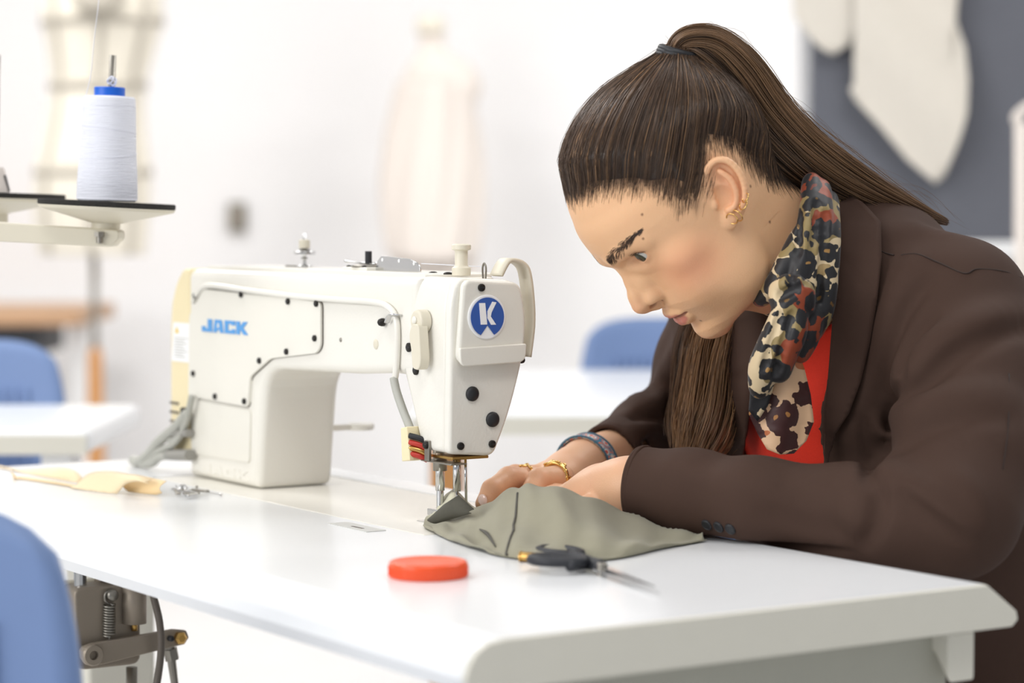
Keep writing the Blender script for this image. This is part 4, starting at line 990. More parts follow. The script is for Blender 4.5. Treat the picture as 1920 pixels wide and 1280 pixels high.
# ---- hair region in side view and hair cap
hl_ = [mid(x, y, xl)[1:] for x, y, xl in ((1064, 382, 0), (1112, 356, 28), (1180, 350, 50), (1240, 362, 61), (1282, 386, 66), (1306, 408, 69), (1316, 388, 70), (1316, 330, 71), (1308, 288, 72), (1332, 268, 73), (1378, 272, 72), (1412, 300, 70), (1440, 335, 62), (1490, 352, 45), (1520, 356, 20))]
hp = np.array([(125, 66)] + [tuple(h) for h in hl_] + [(-135, -75), (-150, 170), (125, 170)], float)
def polysd(y, z):
    y, z = np.broadcast_arrays(np.asarray(y, float), np.asarray(z, float)); d = np.full(y.shape, 1e9); ins = np.zeros(y.shape, bool); n = len(hp)
    for i in range(n):
        a, b = hp[i], hp[(i + 1) % n]; e = b - a; t = np.clip(((y - a[0]) * e[0] + (z - a[1]) * e[1]) / (e @ e), 0, 1)
        d = np.minimum(d, (y - a[0] - t * e[0]) ** 2 + (z - a[1] - t * e[1]) ** 2)
        c = ((a[1] > z) != (b[1] > z)); xx = a[0] + (z - a[1]) / (b[1] - a[1] + 1e-12) * (b[0] - a[0]); ins ^= c & (y < xx)
    return np.where(ins, -1, 1) * np.sqrt(d)
psk = polysd(hv[:, 1], hv[:, 2]); earm = (ax_ > 73) | (seg_d(PA, [(71, -14, 25), (71, -6, -20)]) < 22)
blend(L3((112, 84, 66)), np.where(earm, 0, sstep(4, -14, psk)), .85)      # scalp seen through the hair roots
TIE = mid(1268, 106, 2.0)
cp = Field((-90, -124, -80), (90, 108, 140), 1.6)
cp.ell((0, -2, 35), (72.5, 94.5, 82)); cp.cone((0, -30, -20), nb, 50, 52, 14)
pull = TIE - np.array([0, 0, 0]); 
cp.cone((0, -45, 70), TIE - (TIE - np.array([0, -30, 40])) * .06, 44, 8, 26)      # hair drawn up to the tie
gy, gz = np.meshgrid(cp.ax[1], cp.ax[2], indexing='ij'); psd = polysd(gy, gz)
thick = np.where(psd < -5, 6.5 * sstep(5, 32, -psd), -1.5 * sstep(-5, 0, psd)) - .2
cp.d -= thick[None].astype(np.float32)
cv, cf = cp.mesh()
keep = polysd(cv[:, 1], cv[:, 2]) < -5
remap = -np.ones(len(cv), int); remap[keep] = np.arange(keep.sum())
cf2 = [f[np.all(keep[f], axis=1)] for f in cf]; cf2 = [remap[f] for f in cf2]; cv2 = cv[keep]
HD1, HD2, HD3 = L3((54, 40, 31)), L3((100, 77, 59)), L3((150, 114, 80))
# distance to the scalp cap along directions from the head centre
CC = np.array([0., -4, 40])
def cap_radius(D, fd=None):
    fd = fd or cp; t = np.linspace(40, 165, 150); P = CC + D[:, None, :] * t[None, :, None]
    ok = np.all((P > fd.lo) & (P < fd.lo + fd.v * (fd.n - 1)), axis=2); v = np.where(ok, fd.at(P), 1.0)
    ins = v < 0; last = ins.shape[1] - 1 - np.argmax(ins[:, ::-1], axis=1); i = np.clip(last, 0, len(t) - 2)
    v0 = v[np.arange(len(D)), i]; v1 = v[np.arange(len(D)), i + 1]
    return t[i] + (t[i + 1] - t[i]) * np.clip(v0 / (v0 - v1 + 1e-9), 0, 1)
# roots: points of the cap, more along its border
ps = polysd(cv2[:, 1], cv2[:, 2]); wgt = np.where(ps > -15, 4.0, 1.0); wgt *= np.where(cv2[:, 0] > -20, 1.6, .6)
ri = RNG.choice(len(cv2), 5200, p=wgt / wgt.sum()); roots = cv2[ri]
rd = roots - CC; rd /= np.linalg.norm(rd, axis=1)[:, None]
tdv = TIE - CC; tr = np.linalg.norm(tdv); td = tdv / tr
K = 13; tt = np.linspace(0, 1, K)
om = np.arccos(np.clip(rd @ td, -1, 1))[:, None]
brd = ps[ri] > -20; ex_ = np.where(brd, RNG.random(len(roots)) ** .7 * 13.0 / (om[:, 0] * 85), 0)[:, None]; tq_ = -ex_ + (1 + ex_) * tt[None]
sl_ = (np.sin((1 - tq_) * om)[..., None] * rd[:, None] + np.sin(tq_ * om)[..., None] * td) / (np.sin(om)[..., None] + 1e-9)
# hair sweeps along the head: sag towards the back on its way
sag = np.sin(PI * tt)[None, :, None] * np.array([0, -.04, -.02]); sl_ = sl_ + sag; sl_ /= np.linalg.norm(sl_, axis=2)[..., None]
rr_ = cap_radius(sl_.reshape(-1, 3)).reshape(len(roots), K)
rh_ = cap_radius(sl_[brd][:, :4].reshape(-1, 3), hd).reshape(-1, 4) + .25; tmp = rr_[brd]; tmp[:, :4] = np.maximum(tmp[:, :4], np.minimum(rh_, tmp[:, 4:5] + 8)); rr_[brd] = tmp
clump = np.sin(np.arctan2(rd[:, 0], rd[:, 1]) * 46 + 5 * np.sin(rd[:, 2] * 9)) * .5 + .5
off = (RNG.random((len(roots), 1)) * 1.6 + 1.5 * clump[:, None]) * np.sin(PI * np.clip(tt * 1.1 + .03, 0, 1))[None] ** .6 - .2
off += RNG.normal(0, .25, off.shape)
fl = (RNG.random((len(roots), 1)) < .05) * RNG.random((len(roots), 1)) * 2.5 * np.sin(PI * tt)[None]
rr_ = rr_ + off + fl
rr_ = rr_ * (1 - (tt ** 6)[None]) + (tr * (1 + RNG.normal(0, .03, (len(roots), 1)))) * (tt ** 6)[None]
hp1 = CC + sl_ * rr_[..., None]; hp1[:, -1] += RNG.normal(0, 5, (len(roots), 3))
mixc = np.clip(RNG.random(len(roots)) * .55 + .5 * clump - .1, 0, 1)[:, None]
hc1 = HD1 * (1 - mixc) + HD2 * mixc; lt = RNG.random(len(roots))[:, None] < .07; hc1 = np.where(lt, HD3, hc1)
A1 = strands(h2w(hp1), RNG.uniform(.0002, .0004, len(roots)) * np.where(ps[ri] > -12, .5, 1.0), hc1)
# fine short hairs along the hairline
bi = np.where((ps > -16) & (cv2[:, 0] > -5))[0]; bi = RNG.choice(bi, 3600); br_ = cv2[bi]
gr = np.stack([np.zeros(len(br_)), polysd(br_[:, 1] + 1, br_[:, 2]) - polysd(br_[:, 1] - 1, br_[:, 2]), polysd(br_[:, 1], br_[:, 2] + 1) - polysd(br_[:, 1], br_[:, 2] - 1)], 1) / 2
ln = RNG.uniform(6, 20, len(br_))[:, None]; tdir = TIE - br_; tdir /= np.linalg.norm(tdir, axis=1)[:, None]; wisp = (RNG.random((len(br_), 1)) < .04); rj = RNG.random((len(br_), 1)); cur = 1.3 + RNG.normal(0, .35, (len(br_), 1)); tb_ = np.stack([np.zeros(len(br_)), -gr[:, 2], gr[:, 1]], 1)
Pb = []
for u in np.linspace(0, 1, 6):
    p_ = np.where(wisp, br_ + (u - .35) * ln * .7 * (gr * .7 + np.array([0, -.6, -.15]) * cur * u), br_ + gr * 17 * rj ** 1.3 + tdir * ln * (u - .35) + tb_ * (rj - .5) * 2.5 * u * u); Pb.append(p_)
Pb = np.stack(Pb, 1)
for it in range(6):                                           # settle onto the skin
    q_ = np.clip(Pb, hd.lo + 3, hd.lo + hd.v * (hd.n - 4)); d_ = hd.at(q_); e = 1.5
    gx = np.stack([hd.at(q_ + np.eye(3)[i] * e) - hd.at(q_ - np.eye(3)[i] * e) for i in range(3)], -1); gx /= np.linalg.norm(gx, axis=-1)[..., None] + 1e-9
    Pb = Pb - gx * (d_ - .35)[..., None]
A2 = strands(h2w(Pb), RNG.uniform(.00004, .00009, len(br_)), np.tile(HD1, (len(br_), 1)))
# ponytail: bundle around a guide curve
def bundle(guide, radii, nst, seed, r0=.00022, r1=.0004, spread=1.0, lite=.5, fray=.1, k=8, gold=None):
    rg = np.random.default_rng(seed); Gd = catmull(np.c_[guide, radii], k); P, R = Gd[:, :3], Gd[:, 3]
    T = np.gradient(P, axis=0); T /= np.linalg.norm(T, axis=1)[:, None]; u = basis(T[0])[0]; U = []; V = []
    for t_ in T:
        u = u - t_ * (u @ t_); u /= np.linalg.norm(u); U.append(u); V.append(np.cross(t_, u))
    U, V = np.array(U), np.array(V); m = len(P)
    a = rg.random(nst) * 2 * PI; q = np.sqrt(rg.random(nst)) ; tw = rg.normal(0, .25, nst); s_ = np.linspace(0, 1, m)
    lock = np.sin(a * 7 + 3 * q); wob = rg.normal(0, .12, (nst, 1)) * np.sin(s_ * 5 + rg.random((nst, 1)) * 6)[...] 
    rad = (q * (1 + .12 * lock))[:, None] * R[None] * (1 + wob) * (1 + fray * rg.normal(0, 1, (nst, 1)) * s_[None] ** 2)
    an = a[:, None] + tw[:, None] * s_[None] + .25 * lock[:, None]
    X = P[None] + rad[..., None] * (np.cos(an)[..., None] * U[None] + .8 * np.sin(an)[..., None] * V[None])
    endt = rg.uniform(.86, 1, nst); 
    out = np.empty_like(X)
    for j in range(m):
        f = s_[j] * endt * (m - 1); i = np.clip(f.astype(int), 0, m - 2); w = (f - i)[:, None]; out[:, j] = X[np.arange(nst), i] * (1 - w) + X[np.arange(nst), i + 1] * w
    mx = np.clip(rg.random(nst) * .7 + .35 * lock + lite - .3, 0, 1)[:, None]; c = HD1 * (1 - mx) + HD3 * mx * .55 + HD2 * mx * .45
    if gold is not None: g_ = rg.random(nst)[:, None] ** 1.4; c = c * (1 - g_) + gold * g_
    return strands(out, rg.uniform(r0, r1, nst), c)
tw_ = h2w(TIE); dT = tw_[1]
g1 = [tw_, PD(1273, 86, dT), PD(1297, 74, dT), PD(1342, 84, dT + .005), PD(1392, 134, dT + .01), PD(1440, 204, dT + .015), PD(1500, 268, dT + .02), PD(1570, 322, dT + .03), PD(1650, 366, dT + .045), PD(1725, 398, dT + .06), PD(1778, 418, dT + .075)]
A3 = bundle(g1, [.010, .0110, .0135, .0175, .022, .023, .022, .021, .015, .008, .003], 2600, 3, lite=.55, k=4)
g1b = [tw_, PD(1290, 92, dT), PD(1325, 112, dT), PD(1370, 165, dT + .005), PD(1420, 238, dT + .01), PD(1480, 300, dT + .015), PD(1540, 345, dT + .025), PD(1610, 380, dT + .035)]
A3b = bundle(g1b, [.008, .012, .016, .020, .022, .020, .014, .006], 1100, 5, lite=.1, k=4)
# lock hanging down beyond the chin
g2 = [PD(1400, 520, 2.30), PD(1372, 590, 2.295), PD(1350, 650, 2.285), PD(1338, 710, 2.275), PD(1330, 770, 2.265), PD(1318, 815, 2.26), PD(1300, 862, 2.255)]
A4 = bundle(g2, [.03, .033, .033, .033, .034, .032, .022], 1700, 9, lite=.9, k=4, gold=L3((172, 132, 90)))
g3 = [PD(1340, 560, 2.32), PD(1308, 640, 2.31), PD(1300, 720, 2.30), PD(1288, 790, 2.29), PD(1275, 845, 2.285)]
A5 = bundle(g3, [.02, .022, .024, .022, .012], 500, 12, lite=.35, k=5)
# stray flyaways
fly = []
for k_ in range(70):
    x0 = RNG.uniform(1300, 1700); yb_ = np.interp(x0, [1300, 1383, 1457, 1558, 1650, 1772], [56, 84, 182, 272, 332, 412])
    d = dT + RNG.uniform(0, .04); L_ = RNG.uniform(30, 150); cu = RNG.uniform(4, 34)
    fly.append([PD(x0 + L_ * u, np.interp(x0 + L_ * u * .9, [1300, 1383, 1457, 1558, 1650, 1772, 1900], [56, 84, 182, 272, 332, 412, 470]) + 6 - cu * math.sin(PI * u * .9) , d) for u in np.linspace(0, 1, 9)])
A6 = strands(np.array(fly), np.full(len(fly), .00009), np.tile(HD2, (len(fly), 1)))
hv_w = h2w(cv2); Vs = [hv_w]; Fq = [f for f in cf2]; Cs = [np.tile(HD1 * .8, (len(hv_w), 1))]; o_ = len(hv_w)
Fq3 = [Fq[0]]; Fq4 = [Fq[1]]
for A_ in (A1, A2, A3, A3b, A4, A5, A6):
    Vs.append(A_[0]); Fq4.append(A_[1] + o_); Cs.append(A_[2]); o_ += len(A_[0])
hair = rawmesh('hair', np.concatenate(Vs), [np.concatenate(Fq3), np.concatenate(Fq4)], M_hair, PS, pr, np.concatenate(Cs))
hair['label'] = 'dark brown hair drawn up into a high ponytail'
mk('hair_tie', join(*[torus(tw_ + np.array([.0012 * k_, -.001, .0026 * k_ - .001]), (.24, -.12, .95), .0165, .0030, 32, 8) for k_ in range(3)]), M_black, PS, pr, smooth=True)
# brows and lashes lie on the skin
def settle(P, off):
    P = np.array(P, float)
    for it in range(8):
        q_ = np.clip(P, hd.lo + 3, hd.lo + hd.v * (hd.n - 4)); e = 1.4
        gx = np.stack([hd.at(q_ + np.eye(3)[i] * e) - hd.at(q_ - np.eye(3)[i] * e) for i in range(3)], -1); gx /= np.linalg.norm(gx, axis=-1)[..., None] + 1e-9
        P = P - gx * (hd.at(q_) - off)[..., None]
    return P
for sx, (ex, ey, ez_) in zip((1, -1), EY):
    bw_ = []; spine = catmull([(11.5, 92, 9.0), (20, 88, 13.0), (33, 80, 17.5), (43, 71, 20.5), (52, 63, 22.0)], 8)
    wd_ = np.interp(np.linspace(0, 1, len(spine)), [0, .15, .5, .8, 1], [4.0, 5.6, 4.6, 2.8, .8])
    for k_ in range(560):
        i = RNG.random() ** .85 * (len(spine) - 2); j = int(i); c = spine[j] + (spine[j + 1] - spine[j]) * (i - j); t_ = spine[min(j + 1, len(spine) - 1)] - spine[j]; t_ /= np.linalg.norm(t_)
        h = np.clip(RNG.normal(0, .5), -1.1, 1.1) * wd_[j]; st_ = c + np.array([0, 0, 1.0]) * h; dr = t_ * RNG.uniform(2.4, 4.6) + np.array([0, 0, 1]) * (RNG.uniform(.2, 2.2) * (1 - i / len(spine)) - h * .35)
        bw_.append([(st_ + dr * u) * np.array([sx, 1, 1]) for u in np.linspace(0, 1, 5)])
    b_ = strands(h2w(settle(np.array(bw_), .2)), np.full(len(bw_), .00014), np.tile(L3((72, 55, 46)), (len(bw_), 1)))
    rawmesh('eyebrow', b_[0], [b_[1]], M_hair, PS, pr, b_[2])['kind'] = 'stuff'
    la = []
    for k_ in range(46):
        a = -1.05 + 2.1 * k_ / 45; r = 14.8; zl = LIDZ - .026 * (r * math.sin(a)) ** 2
        p0 = np.array([ex + r * math.sin(a), ey + math.sqrt(max(1, r * r - (r * math.sin(a)) ** 2 - zl * zl)), ez_ + zl])
        d_ = np.array([math.sin(a) * .7, math.cos(a), -.55]); L_ = 6.0 + RNG.uniform(-1, 1)
        la.append([p0 + d_ * L_ * u + np.array([0, 0, 2.6 * u * u]) for u in np.linspace(0, 1, 5)])
    l_ = strands(h2w(np.array(la)), np.full(len(la), .00022), np.tile(L3((30, 24, 22)), (len(la), 1)))
    rawmesh('eyelashes', l_[0], [l_[1]], M_hair, PS, pr, l_[2])['kind'] = 'stuff'
# eyes
M_eye = mat('eye_white', (206, 205, 200), .18, spec=.6); M_iris = mat('iris', (70, 70, 54), .4, noise=.3, nscale=900, spec=.3); M_pup = mat('pupil', (12, 10, 10), .25)
for ex, ey, ez_ in EY:
    c = h2w((ex, ey, ez_)); gz = h2w((ex + (1.4 if ex > 0 else 1.0), ey + 10, ez_ - 3.4)) - c; gz /= np.linalg.norm(gz)
    pf = [(.0136 * math.cos(t), .0136 * math.sin(t)) for t in np.linspace(-PI / 2 + .02, PI / 2 - .02, 20)]
    eb = mk('eyeball', lathe(c, gz, pf, 28), M_eye, PS, pr, smooth=True)
    mk('iris', lathe(c, gz, [(.0064, .0119), (.0063, .0124), (.0045, .0133), (.0025, .01375)], 28), M_iris, PS, eb, smooth=True)
    mk('pupil', lathe(c, gz, [(.0028, .01365), (.0024, .0139), (.0001, .01395)], 20), M_pup, PS, eb, smooth=True)
# earrings: hoops set where the photo shows them on the ear
def hhit(x, y):
    r = ray(x, y); t = np.arange(1.9, 2.4, .0004); P = w2h(CAM + r * t[:, None]); ok = np.all((P > hd.lo) & (P < hd.lo + hd.v * (hd.n - 1)), axis=1); v_ = np.where(ok, hd.at(P), 9); i = np.argmax(v_ < 0)
    return h2w(P[i]) if v_[i] < 0 else PD(x, y, 2.075)
for x, y, R_, ax_e in ((1372, 410, .0052, hF * .8 + hL * .45), (1381, 404, .0058, hF * .85 + hL * .25), (1393, 384, .0044, hF * .35 + hU * .75 + hL * .25), (1397, 371, .0042, hU * .8 + hF * .45 + hL * .1)):
    mk('earring', torus(hhit(x, y) - np.array([0, .0022, 0]), ax_e, R_, .00055, 30, 8), M_gold, PS, pr, smooth=True)
# ---- clothes: torso, sleeves (metres, world space)
LSH = PD(1792, 598, 2.14); LEL = PD(1786, 958, 1.985); LWR = PD(1200, 914, 2.125)
RSH = LSH + AX * .31 + np.array([0, 0, .0]); REL = PD(1300, 800, 2.52); RWR = PD(1142, 860, 2.365)
SPU = np.array([.30, 2.30, .0]); 
ul = (RSH - LSH) * np.array([1, 1, 0]); ul /= np.linalg.norm(ul); fr = np.array([ul[1], -ul[0], 0]); fr = fr if fr[0] < 0 else -fr
msh = (LSH + RSH) / 2
C1 = msh + np.array([0, 0, -.075]) - fr * .005; C2 = msh + np.array([0, 0, -.22]) - fr * .07; C3 = msh - fr * .15; C3[2] = .60; C4 = msh - fr * .19; C4[2] = .47
bl_ = np.minimum(np.minimum(RWR, LWR), LEL) - .09; bh_ = np.maximum(np.maximum(LSH, C3), REL) + .2; bl_[2] = .40; bh_[2] = 1.12
bh_[0] = C4[0] + .24; bl_[1] = min(LEL[1], LSH[1]) - .09; bh_[1] = max(RSH[1], REL[1]) + .1
def torso_fn(infl=0.0):
    Rm = np.stack([ul, fr, np.array([0, 0, 1.])])
    def fn(x, y, z):
        d = None
        for a, b, ra, rb, w in ((C1, C2, .105, .112, 1.42), (C2, C3, .112, .118, 1.38), (C3, C4, .118, .135, 1.34)):
            a2 = Rm @ a; b2 = Rm @ b
            X = (ul[0] * x + ul[1] * y); Y = (fr[0] * x + fr[1] * y); a2 = a2.copy(); b2 = b2.copy()
            sx_ = 1 / w; q = sd_cone(X * sx_, Y, z, np.array([a2[0] * sx_, a2[1], a2[2]]), np.array([b2[0] * sx_, b2[1], b2[2]]), ra, rb)
            d = q if d is None else smin(d, q, .05)
        # shoulder yoke towards the neck
        for a, b, ra, rb in ((LSH + np.array([0, 0, .012]), NB - fr * .01 + np.array([0, 0, -.005]), .052, .062), (RSH + np.array([0, 0, .012]), NB - fr * .01 + np.array([0, 0, -.005]), .052, .062), (NB - fr * .03, C1 - fr * .02, .07, .09)):
            d = smin(d, sd_cone(x, y, z, a, b, ra, rb), .05)
        return d - infl
    return fn
def rest_on(F_, lift):
    """cloth and skin stop at the table top instead of sinking in"""
    def fn(x, y, z):
        dx, dy = x - P1[0], y - P1[1]; s_ = dx * AX[0] + dy * AX[1]; o_q = dx * OX[0] + dy * OX[1]
        return np.maximum(np.maximum(np.maximum(o_q - .486, -.004 - s_), z - (TT + lift)), TT - .040 - z)
    F_.op(fn, F_.lo, F_.lo + F_.v * (F_.n - 1), 0, 's', pad=0)
SEAT = .472
def sit_on(F_): F_.op(lambda x, y, z: (z - SEAT) + 0 * x + 0 * y, F_.lo, F_.lo + F_.v * (F_.n - 1), 0, 's', pad=0)
tv = Field(bl_, bh_, .006)
tv.op(torso_fn(), bl_, bh_, 0, 'u')
JV = .0034
jk = Field(bl_, bh_, JV)
jk.op(torso_fn(.004), bl_, bh_, 0, 'u')
# open front: wedge between the lapels
def u_of(x, y):
    p = tv.hit(x, y); return None if p is None else np.array([(p - msh) @ ul, p[2]])
e1, e2 = u_of(1553, 872), u_of(1568, 600)
def opening(x, y, z):
    U = (x - msh[0]) * ul[0] + (y - msh[1]) * ul[1]; Fr_ = (x - msh[0]) * fr[0] + (y - msh[1]) * fr[1]
    edge = e1[0] + (e2[0] - e1[0]) * (z - e1[1]) / (e2[1] - e1[1])
    far = .085
    return np.maximum(np.maximum(np.maximum(edge - U, U - far), .035 - Fr_), z - 1.0)
def cut_open(x, y, z): return np.maximum(opening(x, y, z), -(torso_fn(-.024)(x, y, z)))
jk.op(cut_open, bl_, bh_, .0, 's', pad=0)
# near sleeve
def bez(a, b, c, n=8): return [a * (1 - t) ** 2 + 2 * b * t * (1 - t) + c * t * t for t in np.linspace(0, 1, n)]
jk.chain([LSH + np.array([0, 0, .004]), LSH * .62 + LEL * .38 + np.array([.012, 0, 0]), LSH * .25 + LEL * .75 + np.array([.012, 0, 0]), LEL], [.066, .062, .059, .053], .018)
jk.chain([LEL, PD(1690, 968, 1.995), PD(1600, 964, 2.02), PD(1420, 942, 2.05), PD(1300, 926, 2.09), LWR], [.053, .046, .0400, .0360, .0360, .0365], .018)
jk.chain([W(.205, .526, -.004), W(.285, .514, .002), W(.345, .508, .008)], [.030, .027, .021], .014)   # slack of the sleeve hanging over the table's edge
# far sleeve
jk.chain([RSH, RSH * .5 + REL * .5, REL], [.062, .056, .05], .03)
jk.chain([REL, REL * .5 + RWR * .5 + np.array([0, 0, .004]), RWR + (RWR - REL) * .02], [.05, .043, .034], .02)
# cuffs: cut flat and hollow
for wr, el, r in ((LWR, LEL, .0330), (RWR, REL, .0300)):
    d_ = (wr - el); d_ /= np.linalg.norm(d_)
    jk.op(lambda x, y, z: -((x - wr[0]) * d_[0] + (y - wr[1]) * d_[1] + (z - wr[2]) * d_[2]), wr - .06, wr + .06, 0, 's', pad=0)
    jk.cone(wr - d_ * .05, wr + d_ * .03, r * .98, r, 0, 's')
# folds: ridges (+) and creases (-) laid along lines of the cloth
def fold(pts, h, r):
    P = [jk.hit(x, y) for x, y in pts]; P = [p for p in P if p is not None]
    if len(P) < 2: return
    P = catmull(P, 4); n_ = len(P); q = jk.sl(P.min(0), P.max(0), r * 2.2); X = jk.xyz(q); best = 0
    for i in range(n_ - 1):
        amp = math.sin(PI * (.12 + .76 * (i + .5) / (n_ - 1)))
        best = np.maximum(best, amp * np.exp(-(sd_cone(*X, P[i], P[i + 1], 0, 0) / r) ** 2))
    jk.d[q] -= (1.5 * h * best).astype(np.float32)
FOLDS = [
    ([(1918, 588), (1845, 598), (1772, 632), (1718, 686), (1682, 726)], .008, .015), ([(1919, 614), (1851, 634), (1787, 668), (1734, 720), (1690, 752)], -.0085, .011),
    ([(1740, 605), (1696, 654), (1680, 724), (1672, 780), (1656, 838), (1638, 864)], -.010, .011),
    ([(1895, 740), (1787, 744), (1711, 767), (1666, 806)], .006, .016), ([(1890, 785), (1800, 790), (1730, 812), (1686, 846)], -.003, .013),
    ([(1636, 862), (1628, 892), (1648, 938), (1640, 986), (1622, 1020)], -.008, .009), ([(1664, 884), (1734, 926), (1787, 970), (1808, 994)], .007, .012), ([(1700, 932), (1769, 984), (1808, 1012)], -.006, .009),
    ([(1600, 890), (1604, 940), (1596, 1000)], .004, .013), ([(1800, 900), (1830, 940), (1840, 985)], .004, .012),
    ([(1260, 872), (1380, 900), (1500, 925)], .002, .014), ([(1440, 960), (1520, 985), (1600, 1005)], -.003, .013), ([(1470, 900), (1520, 940), (1570, 985)], -.002, .012),
    ([(1712, 492), (1672, 580), (1642, 703), (1590, 820)], .006, .014), ([(1750, 520), (1702, 580), (1668, 668), (1640, 762)], -.005, .011), ([(1618, 785), (1628, 830), (1636, 861)], -.006, .009), ([(1660, 440), (1720, 432), (1790, 445)], .003, .012),
    ([(1285, 630), (1245, 720), (1205, 770)], .008, .013), ([(1250, 745), (1215, 760), (1190, 748)], .010, .010), ([(1240, 790), (1205, 778), (1190, 782)], -.010, .008),
    ([(1240, 800), (1190, 810), (1140, 832)], .007, .010), ([(1265, 830), (1215, 832), (1160, 850)], -.006, .008), ([(1262, 720), (1258, 770), (1262, 820)], -.006, .010)]
for pts, h_, r_f in FOLDS: fold(pts, h_, r_f if h_ > 0 else r_f * .8)
rest_on(jk, .0030); sit_on(jk)
jv, jf = jk.mesh()
jkt = rawmesh('blazer', jv, jf, M_jacket, PS, pr); jkt['label'] = 'dark brown blazer with wide lapels'
for wr, el, r in ((LWR, LEL, .0350), (RWR, REL, .0325)):
    d_ = (wr - el) / np.linalg.norm(wr - el); mk('cuff_hem', join(torus(wr - d_ * .0010, d_, r, .0024, 48, 8), torus(wr - d_ * .0035, d_, r + .0006, .0022, 48, 8)), M_jacket, PS, jkt, smooth=True)
    for v_ in jkt.children[-1].data.vertices: v_.co.z = max(v_.co.z, TT + .0032)
# seams as fine raised lines
def on_cloth(pts, F=jk, off=.0012, k=6):
    P = [F.hit(x, y) for x, y in pts]; P = [p for p in P if p is not None]
    P = catmull(P, k); vd = P - CAM; vd /= np.linalg.norm(vd, axis=1)[:, None]; return P - vd * off
M_seam = mat('brown_seam', (50, 37, 32), .85)
for pts in ([(1690, 478), (1720, 476), (1760, 492), (1808, 512), (1832, 504), (1880, 508), (1915, 520)], [(1652, 470), (1660, 474), (1676, 478)], [(1892, 700), (1890, 800), (1880, 880)]):
    P = on_cloth(pts)
    if len(P) > 2: mk('seam', tube(P, .0007, 6), M_seam, PS, jkt, smooth=True)
# sheets laid on the clothes
def sheet(name, poly, F, m, off, th, amp=0, step=9, parent=None, dfn=None, bulge=0):
    """cloth panel: photo outline filled with points that rest on the surface F"""
    poly = np.array(poly, float); lo, hi = poly.min(0), poly.max(0)
    bm = bmesh.new(); f = bm.faces.new([bm.verts.new((x, y, 0)) for x, y in poly]); bmesh.ops.triangulate(bm, faces=[f])
    for _ in range(6):
        es = [e for e in bm.edges if e.calc_length() > step * 1.5]
        if not es: break
        bmesh.ops.subdivide_edges(bm, edges=es, cuts=1); bmesh.ops.triangulate(bm, faces=bm.faces[:])
    bmesh.ops.beautify_fill(bm, faces=bm.faces[:], edges=bm.edges[:])
    XY = np.array([v.co[:2] for v in bm.verts]); bm.verts.index_update(); fc_ = [tuple(v.index for v in f.verts) for f in bm.faces]
    D_ = np.full(len(XY), np.nan)
    for i, (x, y) in enumerate(XY):
        p = dfn(x, y) if dfn else F.hit(x, y)
        if p is not None: D_[i] = (p - CAM) @ fwv if not np.isscalar(p) else p
    D_[np.isnan(D_)] = np.nanmedian(D_)
    nb_ = [[] for _ in XY]
    for e in bm.edges: a, b = e.verts[0].index, e.verts[1].index; nb_[a].append(b); nb_[b].append(a)
    for _ in range(10): D_ = np.array([.5 * D_[i] + .5 * np.mean(D_[nb_[i]]) for i in range(len(XY))])
    bm.free()
    P = np.array([CAM + ray(x, y) * (d - off - (amp(x, y) if amp else 0)) for (x, y), d in zip(XY, D_)])
    return mk(name, (P, fc_), m, PS, parent or pr, smooth=True, solid=th)
sheet('lapel', [(1556, 362), (1580, 358), (1618, 380), (1652, 418), (1653, 480), (1645, 560), (1632, 640), (1614, 715), (1592, 775), (1566, 813), (1556, 850), (1550, 884), (1546, 850), (1548, 760), (1556, 660), (1564, 560), (1568, 470), (1562, 410)], tv, M_jacket, .017, .004, parent=jkt)
sheet('lapel', [(1392, 556), (1440, 572), (1442, 640), (1416, 710), (1402, 800), (1390, 872), (1366, 872), (1362, 700), (1372, 600)], tv, M_jacket, .006, .003, parent=jkt)
# sleeve buttons
for k_, (x, y) in enumerate(((1326, 983), (1348, 987), (1370, 991))):
    p = jk.hit(x, y)
    if p is not None:
        e = .005; nrm = np.array([float(jk.at(p + np.eye(3)[i] * e) - jk.at(p - np.eye(3)[i] * e)) for i in range(3)]); nrm /= np.linalg.norm(nrm)
        b_ = mk('sleeve_button', lathe(p, nrm, [(.0052, -.001), (.0052, .0014), (.004, .0022), (.0035, .0016), (.0001, .0016)], 20), M_black, PS, jkt, smooth=False, bevel=.0003)
# red top under the blazer
sh = Field(bl_, bh_, .005); sh.op(torso_fn(-.015), bl_, bh_, 0, 'u'); rest_on(sh, .006); sit_on(sh); sv, sf = sh.mesh()
rawmesh('red_top', sv, sf, M_shirt, PS, pr)

